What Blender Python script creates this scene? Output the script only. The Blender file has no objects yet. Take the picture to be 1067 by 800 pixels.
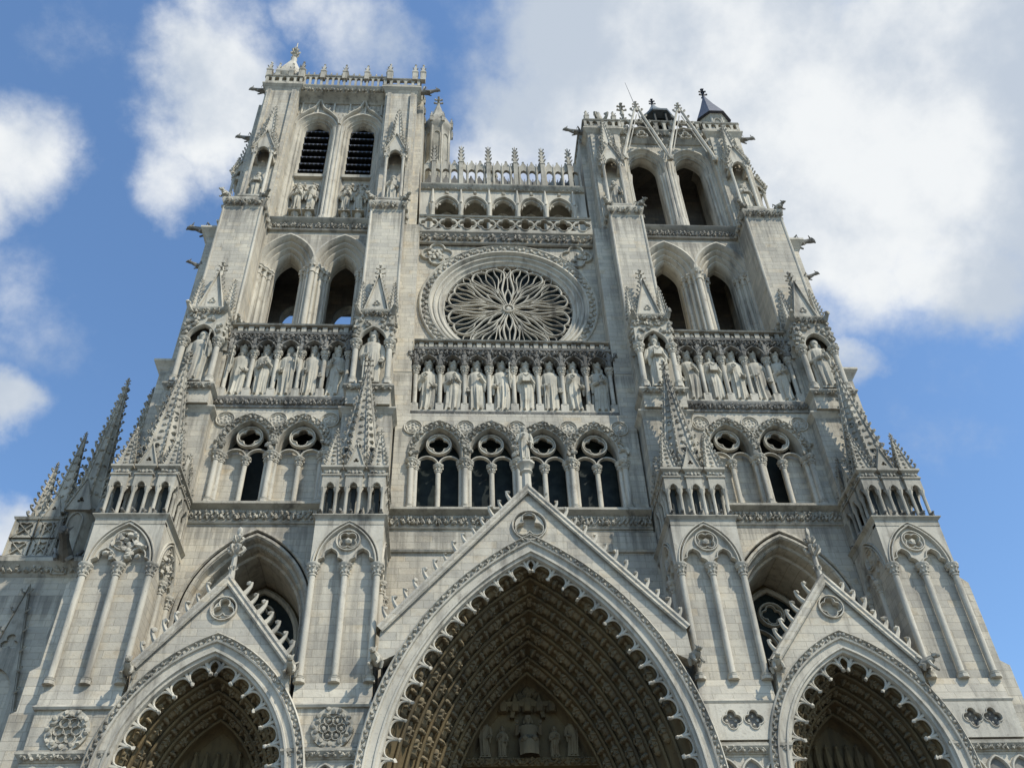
import bpy, math, random
from mathutils import Vector, Matrix
from mathutils.geometry import tessellate_polygon
PI = math.pi
SC = bpy.context.scene
COL = SC.collection
RN = random.Random(11)

# ------------------------------------------------------------------ mesh builder
def _ico():
    t = (1 + 5 ** .5) / 2
    v = [(-1,t,0),(1,t,0),(-1,-t,0),(1,-t,0),(0,-1,t),(0,1,t),(0,-1,-t),(0,1,-t),(t,0,-1),(t,0,1),(-t,0,-1),(-t,0,1)]
    l = math.sqrt(1 + t * t)
    f = [(0,11,5),(0,5,1),(0,1,7),(0,7,10),(0,10,11),(1,5,9),(5,11,4),(11,10,2),(10,7,6),(7,1,8),(3,9,4),(3,4,2),(3,2,6),(3,6,8),(3,8,9),(4,9,5),(2,4,11),(6,2,10),(8,6,7),(9,8,1)]
    return [(a / l, b / l, c / l) for a, b, c in v], f
ICO_V, ICO_F = _ico()

class MB:
    def __init__(self):
        self.v = []; self.f = []; self.mi = []; self.m = None; self.cur = 0
    def add(self, vs, fs):
        n = len(self.v)
        if self.m is not None:
            vs = [tuple(self.m @ Vector(p)) for p in vs]
        self.v.extend(vs)
        self.f.extend([tuple(i + n for i in f) for f in fs])
        self.mi.extend([self.cur] * len(fs))
    def box(self, x0, x1, y0, y1, z0, z1):
        self.add([(x0,y0,z0),(x1,y0,z0),(x1,y1,z0),(x0,y1,z0),(x0,y0,z1),(x1,y0,z1),(x1,y1,z1),(x0,y1,z1)],
                 [(0,3,2,1),(4,5,6,7),(0,1,5,4),(1,2,6,5),(2,3,7,6),(3,0,4,7)])
    def plate(self, outer, holes, y0, y1, back=False):
        """xz outline with holes, front at y0, sides running back to y1"""
        loops = [outer] + list(holes)
        flat = [p for l in loops for p in l]
        tris = tessellate_polygon([[Vector((p[0], p[1], 0)) for p in l] for l in loops])
        self.add([(p[0], y0, p[1]) for p in flat], [tuple(t) for t in tris])
        if back:
            self.add([(p[0], y1, p[1]) for p in flat], [tuple(t) for t in tris])
        if abs(y1 - y0) > 1e-6:
            for l in loops:
                n = len(l)
                self.add([(p[0], y0, p[1]) for p in l] + [(p[0], y1, p[1]) for p in l],
                         [(i, (i + 1) % n, n + (i + 1) % n, n + i) for i in range(n)])
    def lathe(self, x, y, prof, n=10, a0=0.0, sx=1.0, sy=1.0):
        vs = []; fs = []
        for r, z in prof:
            for k in range(n):
                a = a0 + 2 * PI * k / n
                vs.append((x + r * sx * math.cos(a), y + r * sy * math.sin(a), z))
        for i in range(len(prof) - 1):
            for k in range(n):
                fs.append((i * n + k, i * n + (k + 1) % n, (i + 1) * n + (k + 1) % n, (i + 1) * n + k))
        fs.append(tuple(range(n))[::-1]); fs.append(tuple((len(prof) - 1) * n + k for k in range(n)))
        self.add(vs, fs)
    def tube(self, pts, rs, n=6):
        pts = [Vector(p) for p in pts]
        if not isinstance(rs, (list, tuple)): rs = [rs] * len(pts)
        vs = []; fs = []
        ref = None
        for i, p in enumerate(pts):
            t = (pts[min(i + 1, len(pts) - 1)] - pts[max(i - 1, 0)])
            if t.length < 1e-9: t = Vector((0, 0, 1))
            t.normalize()
            if ref is None:
                ref = Vector((0, 1, 0)) if abs(t.y) < .9 else Vector((1, 0, 0))
            a = ref - t * ref.dot(t)
            if a.length < 1e-6: a = t.orthogonal()
            a.normalize(); b = t.cross(a); ref = a
            for k in range(n):
                an = 2 * PI * k / n
                vs.append(tuple(p + (a * math.cos(an) + b * math.sin(an)) * rs[i]))
        for i in range(len(pts) - 1):
            for k in range(n):
                fs.append((i * n + k, i * n + (k + 1) % n, (i + 1) * n + (k + 1) % n, (i + 1) * n + k))
        fs.append(tuple(range(n))[::-1]); fs.append(tuple((len(pts) - 1) * n + k for k in range(n)))
        self.add(vs, fs)
    def blob(self, p, rx, ry=None, rz=None, j=.18):
        ry = rx if ry is None else ry; rz = rx if rz is None else rz
        vs = []
        for a, b, c in ICO_V:
            q = 1 + RN.uniform(-j, j)
            vs.append((p[0] + a * rx * q, p[1] + b * ry * q, p[2] + c * rz * q))
        self.add(vs, ICO_F)
    def grid(self, rows, closed=False):
        m = len(rows[0]); vs = [p for r in rows for p in r]; fs = []
        k = len(rows)
        for i in range(k if closed else k - 1):
            for q in range(m - 1):
                a = i * m + q; b = ((i + 1) % k) * m + q
                fs.append((a, a + 1, b + 1, b))
        self.add(vs, fs)
    def ring(self, cx, zs, w, R, prof, leg=0.0, n=12):
        """pointed-arch moulding: prof is a list of (offset, y)"""
        rows = []
        for off, y in prof:
            pts = arch(cx, zs, w, R, off, n)
            if leg: pts = [(pts[0][0], zs - leg)] + pts + [(pts[-1][0], zs - leg)]
            rows.append([(a, y, b) for a, b in pts])
        self.grid(rows)
    def bar(self, path, wd, y0, y1, closed=False):
        """tracery bar along an xz path; rounded front"""
        n = len(path); rows = [[] for _ in range(6)]
        h = wd / 2; d = y1 - y0
        prof = [(-h, y1), (-h, y0 + d * .45), (-h * .4, y0), (h * .4, y0), (h, y0 + d * .45), (h, y1)]
        idx = list(range(n)) + ([0] if closed else [])
        for i in idx:
            if closed: a, b = path[i - 1], path[(i + 1) % n]
            else: a, b = path[max(i - 1, 0)], path[min(i + 1, n - 1)]
            dx, dz = b[0] - a[0], b[1] - a[1]; l = math.hypot(dx, dz) or 1
            nx, nz = -dz / l, dx / l
            for q, (o, y) in enumerate(prof):
                rows[q].append((path[i][0] + nx * o, y, path[i][1] + nz * o))
        self.grid(rows)
        if not closed:
            for e in (0, -1): self.add([r[e] for r in rows], [(0, 1, 2, 3, 4, 5)])
    def sweep(self, path, prof, closed=False):
        """moulding run along an xy path; prof = (out, z); 'out' is to the RIGHT of travel"""
        n = len(path); rows = [[] for _ in prof]
        idx = list(range(n)) + ([0] if closed else [])
        for i in idx:
            p = Vector(path[i])
            def nrm(a, b):
                d = (Vector(b) - Vector(a)).normalized(); return Vector((d.y, -d.x))
            if closed: n1 = nrm(path[i - 1], path[i]); n2 = nrm(path[i], path[(i + 1) % n])
            else:
                n1 = nrm(path[i - 1], path[i]) if i > 0 else nrm(path[0], path[1])
                n2 = nrm(path[i], path[i + 1]) if i < n - 1 else n1
            m = (n1 + n2) / (1 + n1.dot(n2))
            for q, (o, z) in enumerate(prof):
                rows[q].append((p.x + m.x * o, p.y + m.y * o, z))
        self.grid(rows)
        if not closed:
            for e in (0, -1): self.add([r[e] for r in rows], [tuple(range(len(rows)))])
    def poly_box(self, pts, z0, z1):
        n = len(pts)
        self.add([(p[0], p[1], z0) for p in pts] + [(p[0], p[1], z1) for p in pts],
                 [(i, (i + 1) % n, n + (i + 1) % n, n + i) for i in range(n)] + [tuple(range(n))[::-1], tuple(range(n, 2 * n))])

def arch(cx, zs, w, R, off=0.0, n=12):
    c = R - w; r = R + off
    a1 = math.acos(max(-1, min(1, c / r)))
    L = []
    for i in range(n + 1):
        a = a1 * i / n
        L.append((cx + c - r * math.cos(a), zs + r * math.sin(a)))
    return L + [(2 * cx - x, z) for x, z in L[-2::-1]]
def apex(zs, w, R, off=0.0): return zs + math.sqrt((R + off) ** 2 - (R - w) ** 2)
def archhole(cx, zs, w, R, sill, off=0, n=10):
    p = arch(cx, zs, w, R, off, n)
    return [(p[0][0], sill)] + p + [(p[-1][0], sill)]
def trefoil_head(cx, zs, w, n=6):
    """cusped arch head: two side lobes and a pointed top lobe, left to right"""
    L = []
    for i in range(n + 1):
        a = PI - (PI * .42) * i / n
        L.append((cx - w * .45 + w * .55 * math.cos(a), zs + w * .55 * math.sin(a)))
    top = [(cx + w * .52 * math.cos(a), zs + w * .68 + w * .56 * math.sin(a)) for a in (PI * 1.06, PI * .95, PI * .84, PI * .73, PI * .62)] + [(cx, zs + w * 1.3)]
    L += top
    return L + [(2 * cx - x, z) for x, z in L[-2::-1]]
def foil(cx, cz, r, k=4, a0=0.0, n=7, q=.52):
    """quatrefoil / trefoil outline"""
    P = []
    d = r * q; lr = r - d
    for j in range(k):
        c = a0 + 2 * PI * j / k
        h_ = d * math.sin(PI / k); t_ = d * math.cos(PI / k) + math.sqrt(max(0.0, lr * lr - h_ * h_))
        span = math.atan2(t_ * math.sin(PI / k), t_ * math.cos(PI / k) - d) - .01
        for i in range(n + 1):
            a = c - span + 2 * span * i / n
            P.append((cx + d * math.cos(c) + lr * math.cos(a), cz + d * math.sin(c) + lr * math.sin(a)))
    return P
def circ(cx, cz, r, n=24): return [(cx + r * math.cos(2 * PI * i / n), cz + r * math.sin(2 * PI * i / n)) for i in range(n)]
def rect(x0, x1, z0, z1): return [(x0, z0), (x1, z0), (x1, z1), (x0, z1)]
def spline(cp, n=6):
    P = []
    c = [cp[0]] + list(cp) + [cp[-1]]
    for i in range(1, len(c) - 2):
        p0, p1, p2, p3 = c[i - 1], c[i], c[i + 1], c[i + 2]
        for k in range(n):
            t = k / n
            P.append(tuple(.5 * (2 * b + (d - a) * t + (2 * a - 5 * b + 4 * d - e) * t * t + (3 * b - a - 3 * d + e) * t ** 3)
                           for a, b, d, e in zip(p0, p1, p2, p3)))
    return P + [tuple(cp[-1])]

# ------------------------------------------------------------------ materials
def nodes(name):
    m = bpy.data.materials.new(name); m.use_nodes = True
    nt = m.node_tree; b = nt.nodes['Principled BSDF']
    return m, nt, b
def N(nt, t, **kw):
    n = nt.nodes.new(t)
    for k, v in kw.items():
        if k in n.inputs: n.inputs[k].default_value = v
        else: setattr(n, k, v)
    return n
def mixc(nt, fac, a, b, mode='MIX'):
    n = nt.nodes.new('ShaderNodeMix'); n.data_type = 'RGBA'; n.blend_type = mode
    for s, i in ((fac, 0), (a, 6), (b, 7)):
        if isinstance(s, (int, float)): n.inputs[i].default_value = s
        elif isinstance(s, tuple): n.inputs[i].default_value = s + (1,) if len(s) == 3 else s
        else: nt.links.new(s, n.inputs[i])
    return n.outputs[2]
def ramp(nt, src, a, b, lo=0.0, hi=1.0):
    n = nt.nodes.new('ShaderNodeMapRange'); n.interpolation_type = 'SMOOTHSTEP'
    n.inputs[1].default_value = a; n.inputs[2].default_value = b; n.inputs[3].default_value = lo; n.inputs[4].default_value = hi
    nt.links.new(src, n.inputs[0]); return n.outputs[0]
def stone(name, c1, c2, dark, blocks=True, stain=.6, lichen=.55, bump=.5, fine=9.0, warm=(.44, .33, .19), warmth=.35, streaks=False, zt_=65.0):
    m, nt, b = nodes(name); L = nt.links.new
    g = N(nt, 'ShaderNodeNewGeometry')
    sep = N(nt, 'ShaderNodeSeparateXYZ'); L(g.outputs['Position'], sep.inputs[0])
    ad = N(nt, 'ShaderNodeMath', operation='ADD'); L(sep.outputs[0], ad.inputs[0]); L(sep.outputs[1], ad.inputs[1])
    big = N(nt, 'ShaderNodeTexNoise', Scale=.35, Detail=5.0, Roughness=.6); L(g.outputs['Position'], big.inputs['Vector'])
    fin = N(nt, 'ShaderNodeTexNoise', Scale=fine, Detail=6.0, Roughness=.7); L(g.outputs['Position'], fin.inputs['Vector'])
    st = N(nt, 'ShaderNodeVectorMath', operation='MULTIPLY'); st.inputs[1].default_value = (1.7, 1.7, .16); L(g.outputs['Position'], st.inputs[0])
    stn = N(nt, 'ShaderNodeTexNoise', Scale=1.0, Detail=6.0, Roughness=.65); L(st.outputs[0], stn.inputs['Vector'])
    mid = N(nt, 'ShaderNodeTexNoise', Scale=1.6, Detail=6.0, Roughness=.65); L(g.outputs['Position'], mid.inputs['Vector'])
    col = mixc(nt, ramp(nt, big.outputs[0], .35, .65), c1, c2)
    hgt = fin.outputs[0]
    if blocks:
        cv = N(nt, 'ShaderNodeCombineXYZ'); L(ad.outputs[0], cv.inputs[0]); L(sep.outputs[2], cv.inputs[1])
        br = N(nt, 'ShaderNodeTexBrick', Scale=1.0); br.offset = .5; br.squash = .8; br.squash_frequency = 3
        br.inputs['Color1'].default_value = (.74, .74, .75, 1); br.inputs['Color2'].default_value = (1.12, 1.1, 1.06, 1)
        br.inputs['Mortar'].default_value = (.6, .58, .55, 1)
        br.inputs['Mortar Size'].default_value = .013; br.inputs['Mortar Smooth'].default_value = .3
        br.inputs['Brick Width'].default_value = .95; br.inputs['Row Height'].default_value = .33; br.inputs['Bias'].default_value = .1
        L(cv.outputs[0], br.inputs['Vector'])
        col = mixc(nt, .68, col, mixc(nt, 1.0, col, br.outputs['Color'], 'MULTIPLY'))
        w2 = N(nt, 'ShaderNodeTexBrick', Scale=1.0); w2.offset = .5; w2.squash = .8; w2.squash_frequency = 3
        w2.inputs['Color1'].default_value = (0, 0, 0, 1); w2.inputs['Color2'].default_value = (1, 1, 1, 1); w2.inputs['Mortar'].default_value = (.3, .3, .3, 1)
        w2.inputs['Mortar Size'].default_value = .013
        w2.inputs['Brick Width'].default_value = .95; w2.inputs['Row Height'].default_value = .33
        L(cv.outputs[0], w2.inputs['Vector'])
        wm = N(nt, 'ShaderNodeMath', operation='MULTIPLY'); L(ramp(nt, w2.outputs['Color'], .55, 1.0, 0, warmth), wm.inputs[0]); L(ramp(nt, mid.outputs[0], .4, .7), wm.inputs[1])
        col = mixc(nt, wm.outputs[0], col, warm)
        hm = N(nt, 'ShaderNodeMath', operation='MULTIPLY_ADD'); L(br.outputs['Fac'], hm.inputs[0]); hm.inputs[1].default_value = -1.2; L(fin.outputs[0], hm.inputs[2])
        hgt = hm.outputs[0]
    else:
        col = mixc(nt, ramp(nt, mid.outputs[0], .55, .75, 0, warmth * .6), col, warm)
    col = mixc(nt, ramp(nt, stn.outputs[0], .47, .72, 0, stain), col, dark)
    col = mixc(nt, ramp(nt, mid.outputs[0], .52, .78, 0, stain * .7), col, dark)
    col = mixc(nt, ramp(nt, fin.outputs[0], .56, .72, 0, .5), col, dark)
    # rain streaks and black crust hanging below the string courses
    if streaks:
        tot = None
        for lv, dz in ((48.3, 3.2), (35.5, 1.6), (31.5, 2.4), (25.4, 2.0), (15.8, 1.4), (zt_, 3.0)):
            m1 = ramp(nt, sep.outputs[2], lv - dz, lv, 0, 1)
            c2_ = N(nt, 'ShaderNodeMath', operation='LESS_THAN'); L(sep.outputs[2], c2_.inputs[0]); c2_.inputs[1].default_value = lv + .01
            mm = N(nt, 'ShaderNodeMath', operation='MULTIPLY'); L(m1, mm.inputs[0]); L(c2_.outputs[0], mm.inputs[1])
            if tot is None: tot = mm.outputs[0]
            else:
                mx = N(nt, 'ShaderNodeMath', operation='MAXIMUM'); L(tot, mx.inputs[0]); L(mm.outputs[0], mx.inputs[1]); tot = mx.outputs[0]
        s2 = N(nt, 'ShaderNodeVectorMath', operation='MULTIPLY'); s2.inputs[1].default_value = (4.5, 4.5, .22); L(g.outputs['Position'], s2.inputs[0])
        s2n = N(nt, 'ShaderNodeTexNoise', Scale=1.0, Detail=5.0, Roughness=.6); L(s2.outputs[0], s2n.inputs['Vector'])
        k_ = N(nt, 'ShaderNodeMath', operation='MULTIPLY_ADD'); L(tot, k_.inputs[0]); k_.inputs[1].default_value = .26; L(s2n.outputs[0], k_.inputs[2])
        gate = N(nt, 'ShaderNodeMath', operation='MULTIPLY'); L(ramp(nt, k_.outputs[0], .58, .86, 0, .5), gate.inputs[0]); L(ramp(nt, tot, 0, .15), gate.inputs[1])
        col = mixc(nt, gate.outputs[0], col, (.10, .093, .08))
    # lichen and soot on ledges that face the sky
    sn = N(nt, 'ShaderNodeSeparateXYZ'); L(g.outputs['True Normal'], sn.inputs[0])
    lm = N(nt, 'ShaderNodeMath', operation='MULTIPLY'); L(ramp(nt, sn.outputs[2], .25, .8, 0, lichen), lm.inputs[0]); L(ramp(nt, mid.outputs[0], .3, .6, .4, 1), lm.inputs[1])
    col = mixc(nt, lm.outputs[0], col, (.07, .068, .058))
    L(col, b.inputs['Base Color']); b.inputs['Roughness'].default_value = .92
    b.inputs['Specular IOR Level'].default_value = .2
    bp = N(nt, 'ShaderNodeBump', Strength=bump, Distance=.03); L(hgt, bp.inputs['Height']); L(bp.outputs[0], b.inputs['Normal'])
    return m
def plain(name, c, rough=.7, metal=0.0, c2=None, scale=3.0, spec=.4):
    m, nt, b = nodes(name)
    if c2:
        g = N(nt, 'ShaderNodeNewGeometry'); n = N(nt, 'ShaderNodeTexNoise', Scale=scale, Detail=5.0)
        nt.links.new(g.outputs['Position'], n.inputs['Vector'])
        nt.links.new(mixc(nt, ramp(nt, n.outputs[0], .35, .65), c, c2), b.inputs['Base Color'])
    else: b.inputs['Base Color'].default_value = c + (1,)
    b.inputs['Roughness'].default_value = rough; b.inputs['Metallic'].default_value = metal; b.inputs['Specular IOR Level'].default_value = spec
    return m
WALL = stone('ashlar_limestone', (.53, .486, .39), (.425, .39, .318), (.15, .137, .115), warmth=.5, streaks=True)
TRIM = stone('dressed_limestone', (.53, .487, .392), (.415, .383, .312), (.12, .11, .094), blocks=False, bump=.4, stain=.75, warmth=.4)
CARVE = stone('weathered_carved_limestone', (.47, .432, .345), (.285, .263, .213), (.07, .065, .057), blocks=False, stain=.75, bump=.6, fine=7.0, lichen=.8)
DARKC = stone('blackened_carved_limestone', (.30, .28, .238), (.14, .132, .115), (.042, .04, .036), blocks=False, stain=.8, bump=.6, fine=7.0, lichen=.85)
STAT = stone('statue_limestone', (.54, .497, .395), (.37, .342, .275), (.095, .088, .077), blocks=False, stain=.7, bump=.4, fine=6.0, lichen=.6, warmth=.5)
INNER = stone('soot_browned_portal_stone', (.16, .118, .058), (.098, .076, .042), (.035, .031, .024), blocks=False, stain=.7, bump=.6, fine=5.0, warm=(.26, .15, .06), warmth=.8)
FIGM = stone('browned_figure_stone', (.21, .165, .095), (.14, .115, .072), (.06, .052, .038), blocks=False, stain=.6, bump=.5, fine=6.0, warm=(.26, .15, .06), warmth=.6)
ROOM = stone('tower_interior_and_recess_shade', (.2, .185, .16), (.14, .13, .115), (.06, .057, .05), stain=.5)
BROWN = stone('brown_frieze_limestone', (.36, .325, .255), (.24, .222, .185), (.08, .075, .064), blocks=False, stain=.6, bump=.6, lichen=.7)
GLASS = plain('leaded_glass', (.008, .012, .011), .5, c2=(.02, .026, .022), scale=2.0, spec=.12)
VOID = plain('dark_boards_and_void', (.012, .016, .014), .8, c2=(.02, .024, .02))  # boards, and near-black fill that paints the dark of hollows
SLATE = plain('slate', (.055, .06, .075), .5, c2=(.085, .085, .10), scale=4.0)
LEAD = plain('lead_sheet', (.10, .115, .12), .45, c2=(.17, .19, .19), scale=2.0)
LOUV = plain('slate_louvre', (.045, .05, .05), .6, c2=(.08, .085, .08), scale=4.0)
WOODD = plain('oak_door', (.05, .03, .018), .6, c2=(.08, .05, .03), scale=5.0)
IRON = plain('iron', (.04, .04, .042), .5, metal=.8)
GROUNDM = stone('paving', (.20, .19, .175), (.26, .25, .23), (.12, .115, .105), stain=.3, lichen=0)

# ------------------------------------------------------------------ objects
def mesh(name, mb, mats, smooth=38):
    me = bpy.data.meshes.new(name)
    me.from_pydata(mb.v, [], mb.f)
    for m in (mats if isinstance(mats, (list, tuple)) else [mats]): me.materials.append(m)
    if any(mb.mi): me.polygons.foreach_set('material_index', mb.mi)
    me.polygons.foreach_set('use_smooth', [True] * len(me.polygons))
    me.set_sharp_from_angle(angle=math.radians(smooth))
    me.validate(); me.update()
    return me
def link(name, me, parent=None, loc=(0, 0, 0), rz=0.0, sc=None, label=None, mat4=None):
    o = bpy.data.objects.new(name, me); COL.objects.link(o)
    if parent is not None: o.parent = parent
    if mat4 is not None: o.matrix_basis = mat4
    else:
        o.location = loc; o.rotation_euler = (0, 0, rz)
        if sc: o.scale = sc if isinstance(sc, tuple) else (sc, sc, sc)
    if label: o['label'] = label
    return o
def obj(name, mb, mat, parent=None, **k): return link(name, mesh(name, mb, mat, k.pop('smooth', 38)), parent, **k)
def tag(o, label, cat, group=None):
    o['label'] = label; o['category'] = cat
    if group: o['group'] = group
    return o
CACHE = {}
def cached(key, fn):
    if key not in CACHE: CACHE[key] = fn()
    return CACHE[key]

# ------------------------------------------------------------------ ornament
def crocket(mb, p, out, up, s, n=5):
    p = Vector(p); o = Vector(out).normalized(); u = Vector(up).normalized()
    mb.tube([p - o * .05 * s, p + o * .34 * s + u * .12 * s, p + o * .66 * s + u * .34 * s, p + o * .78 * s + u * .62 * s, p + o * .56 * s + u * .76 * s],
            [.26 * s, .2 * s, .16 * s, .17 * s, .12 * s], n)
    mb.blob(p + o * .6 * s + u * .68 * s, .26 * s, None, .2 * s, .35)
def cross_finial(mb, x, y, z, h):
    mb.tube([(x, y, z - .1), (x, y, z + h)], [.1 * h, .045 * h], 6)
    for q, r in ((.38, .24), (.72, .20)):
        mb.blob((x, y, z + q * h), .11 * h, .11 * h, .08 * h)
        for a in range(4):
            c, s = math.cos(a * PI / 2), math.sin(a * PI / 2)
            mb.tube([(x, y, z + q * h), (x + c * r * h * .6, y + s * r * h * .6, z + q * h + .03 * h), (x + c * r * h, y + s * r * h, z + (q + .08) * h)], [.05 * h, .05 * h, .07 * h], 5)
    mb.blob((x, y, z + h), .09 * h, .09 * h, .12 * h)
def spire(mb, x, y, z0, z1, r, n=8, steps=8, cs=.3, a0=None, fin=True, rib=.06):
    a0 = PI / n if a0 is None else a0
    mb.lathe(x, y, [(r, z0), (r * .5, (z0 + z1) / 2), (.04, z1)], n, a0)
    for k in range(n):
        a = a0 + 2 * PI * k / n; c, s = math.cos(a), math.sin(a)
        mb.tube([(x + c * r, y + s * r, z0), (x + c * .05, y + s * .05, z1)], [rib, rib * .6], 5)
        for i in range(steps):
            t = (i + .35) / steps
            q = r * (1 - t)
            crocket(mb, (x + c * q, y + s * q, z0 + (z1 - z0) * t), (c, s, .1), (0, 0, 1), cs * (1 - .35 * t), 4)
    if fin: cross_finial(mb, x, y, z1 - .1, max(.5, r * .9))
def foliage(mb, x0, x1, y, z0, z1, step=.26, d=.1):
    """carved leaf frieze on a front face: paired curling leaves"""
    n = max(1, int((x1 - x0) / step)); h = z1 - z0
    for i in range(n):
        x = x0 + (i + .5 + RN.uniform(-.2, .2)) * (x1 - x0) / n
        s = 1 if RN.random() < .5 else -1
        mb.blob((x + RN.uniform(-.1, .1), y - d * .3, z0 + h * RN.uniform(.25, .75)), step * .3, d, h * .2, .35)
        mb.tube([(x - step * .5, y - d * .2, z0 + h * (.5 - .3 * s)), (x, y - d * .8, z0 + h * .5), (x + step * .45, y - d * .3, z0 + h * (.5 + .32 * s))], [.03, .05, .03], 4)
        mb.blob((x + RN.uniform(-.04, .04), y - d * .4, z0 + h * (.5 + .24 * s)), step * .36, d, h * .25, .3)
        mb.blob((x + step * .3, y - d * .25, z0 + h * (.5 - .28 * s)), step * .26, d * .8, h * .2, .3)
def foliage_path(mb, pts, y, step, r, d=.1):
    """leaf knobs along an xz polyline"""
    acc = 0.0; k = 0
    for (ax, az), (bx, bz) in zip(pts[:-1], pts[1:]):
        l = math.hypot(bx - ax, bz - az)
        while acc < l:
            t = acc / l; s = .35 * r * (1 if k % 2 else -1)
            nx, nz = -(bz - az) / l, (bx - ax) / l
            mb.blob((ax + (bx - ax) * t + nx * s, y, az + (bz - az) * t + nz * s), r * .62, d, r * .62, .28)
            acc += step; k += 1
        acc -= l
CORN = [(-.1, 0), (.0, .0), (.06, .1), (.1, .3), (.3, .62), (.3, .8), (.16, 1.0), (-.1, 1.0)]
def cornice(mb, path, z0, z1, out, closed=False):
    h = z1 - z0
    mb.sweep(path, [(o / .3 * out, z0 + z * h) for o, z in CORN], closed)
def front3(x0, x1, y0, y1): return [(x0, y1), (x0, y0), (x1, y0), (x1, y1)]
def colmesh(h, r, n=10, cap=.5, base=.28):
    def f():
        mb = MB()
        b = base
        mb.lathe(0, 0, [(r * 1.75, 0), (r * 1.75, b * .45), (r * 1.5, b * .5)], 8, PI / 8)
        mb.lathe(0, 0, [(r * 1.7, b * .5), (r * 1.75, b * .62), (r * 1.35, b * .72), (r * 1.5, b * .86), (r, b), (r, h - cap), (r * 1.25, h - cap + .02), (r * 1.25, h - cap + .07), (r * 1.02, h - cap + .09), (r * 1.25, h - cap * .55), (r * 1.85, h - cap * .22)], n)
        for k in range(8):
            a = k * PI / 4 + .2; c, s = math.cos(a), math.sin(a)
            mb.blob((c * r * 1.6, s * r * 1.6, h - cap * .32), r * .5, r * .5, r * .5)
            mb.blob((c * r * 1.25, s * r * 1.25, h - cap * .68), r * .4, r * .4, r * .6)
        mb.lathe(0, 0, [(r * 1.9, h - cap * .22), (r * 2.2, h - cap * .12), (r * 2.2, h)], 8, PI / 8)
        return mesh('column', mb, TRIM)
    return cached(('col', round(h, 2), round(r, 3), n), f)
def column(parent, x, y, z0, z1, r, cap=.5, base=.28): return link('column', colmesh(z1 - z0, r, 10, cap, base), parent, (x, y, z0), rz=0)

CATH = bpy.data.objects.new('cathedral', None); COL.objects.link(CATH)
tag(CATH, 'pale limestone Gothic cathedral front with two unequal towers, a rose window and three deep portals', 'cathedral')

# ------------------------------------------------------------------ dimensions (metres)
XI, XO = 7.35, 16.05          # buttress axes
TX = 11.72                    # tower bay axis

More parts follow.
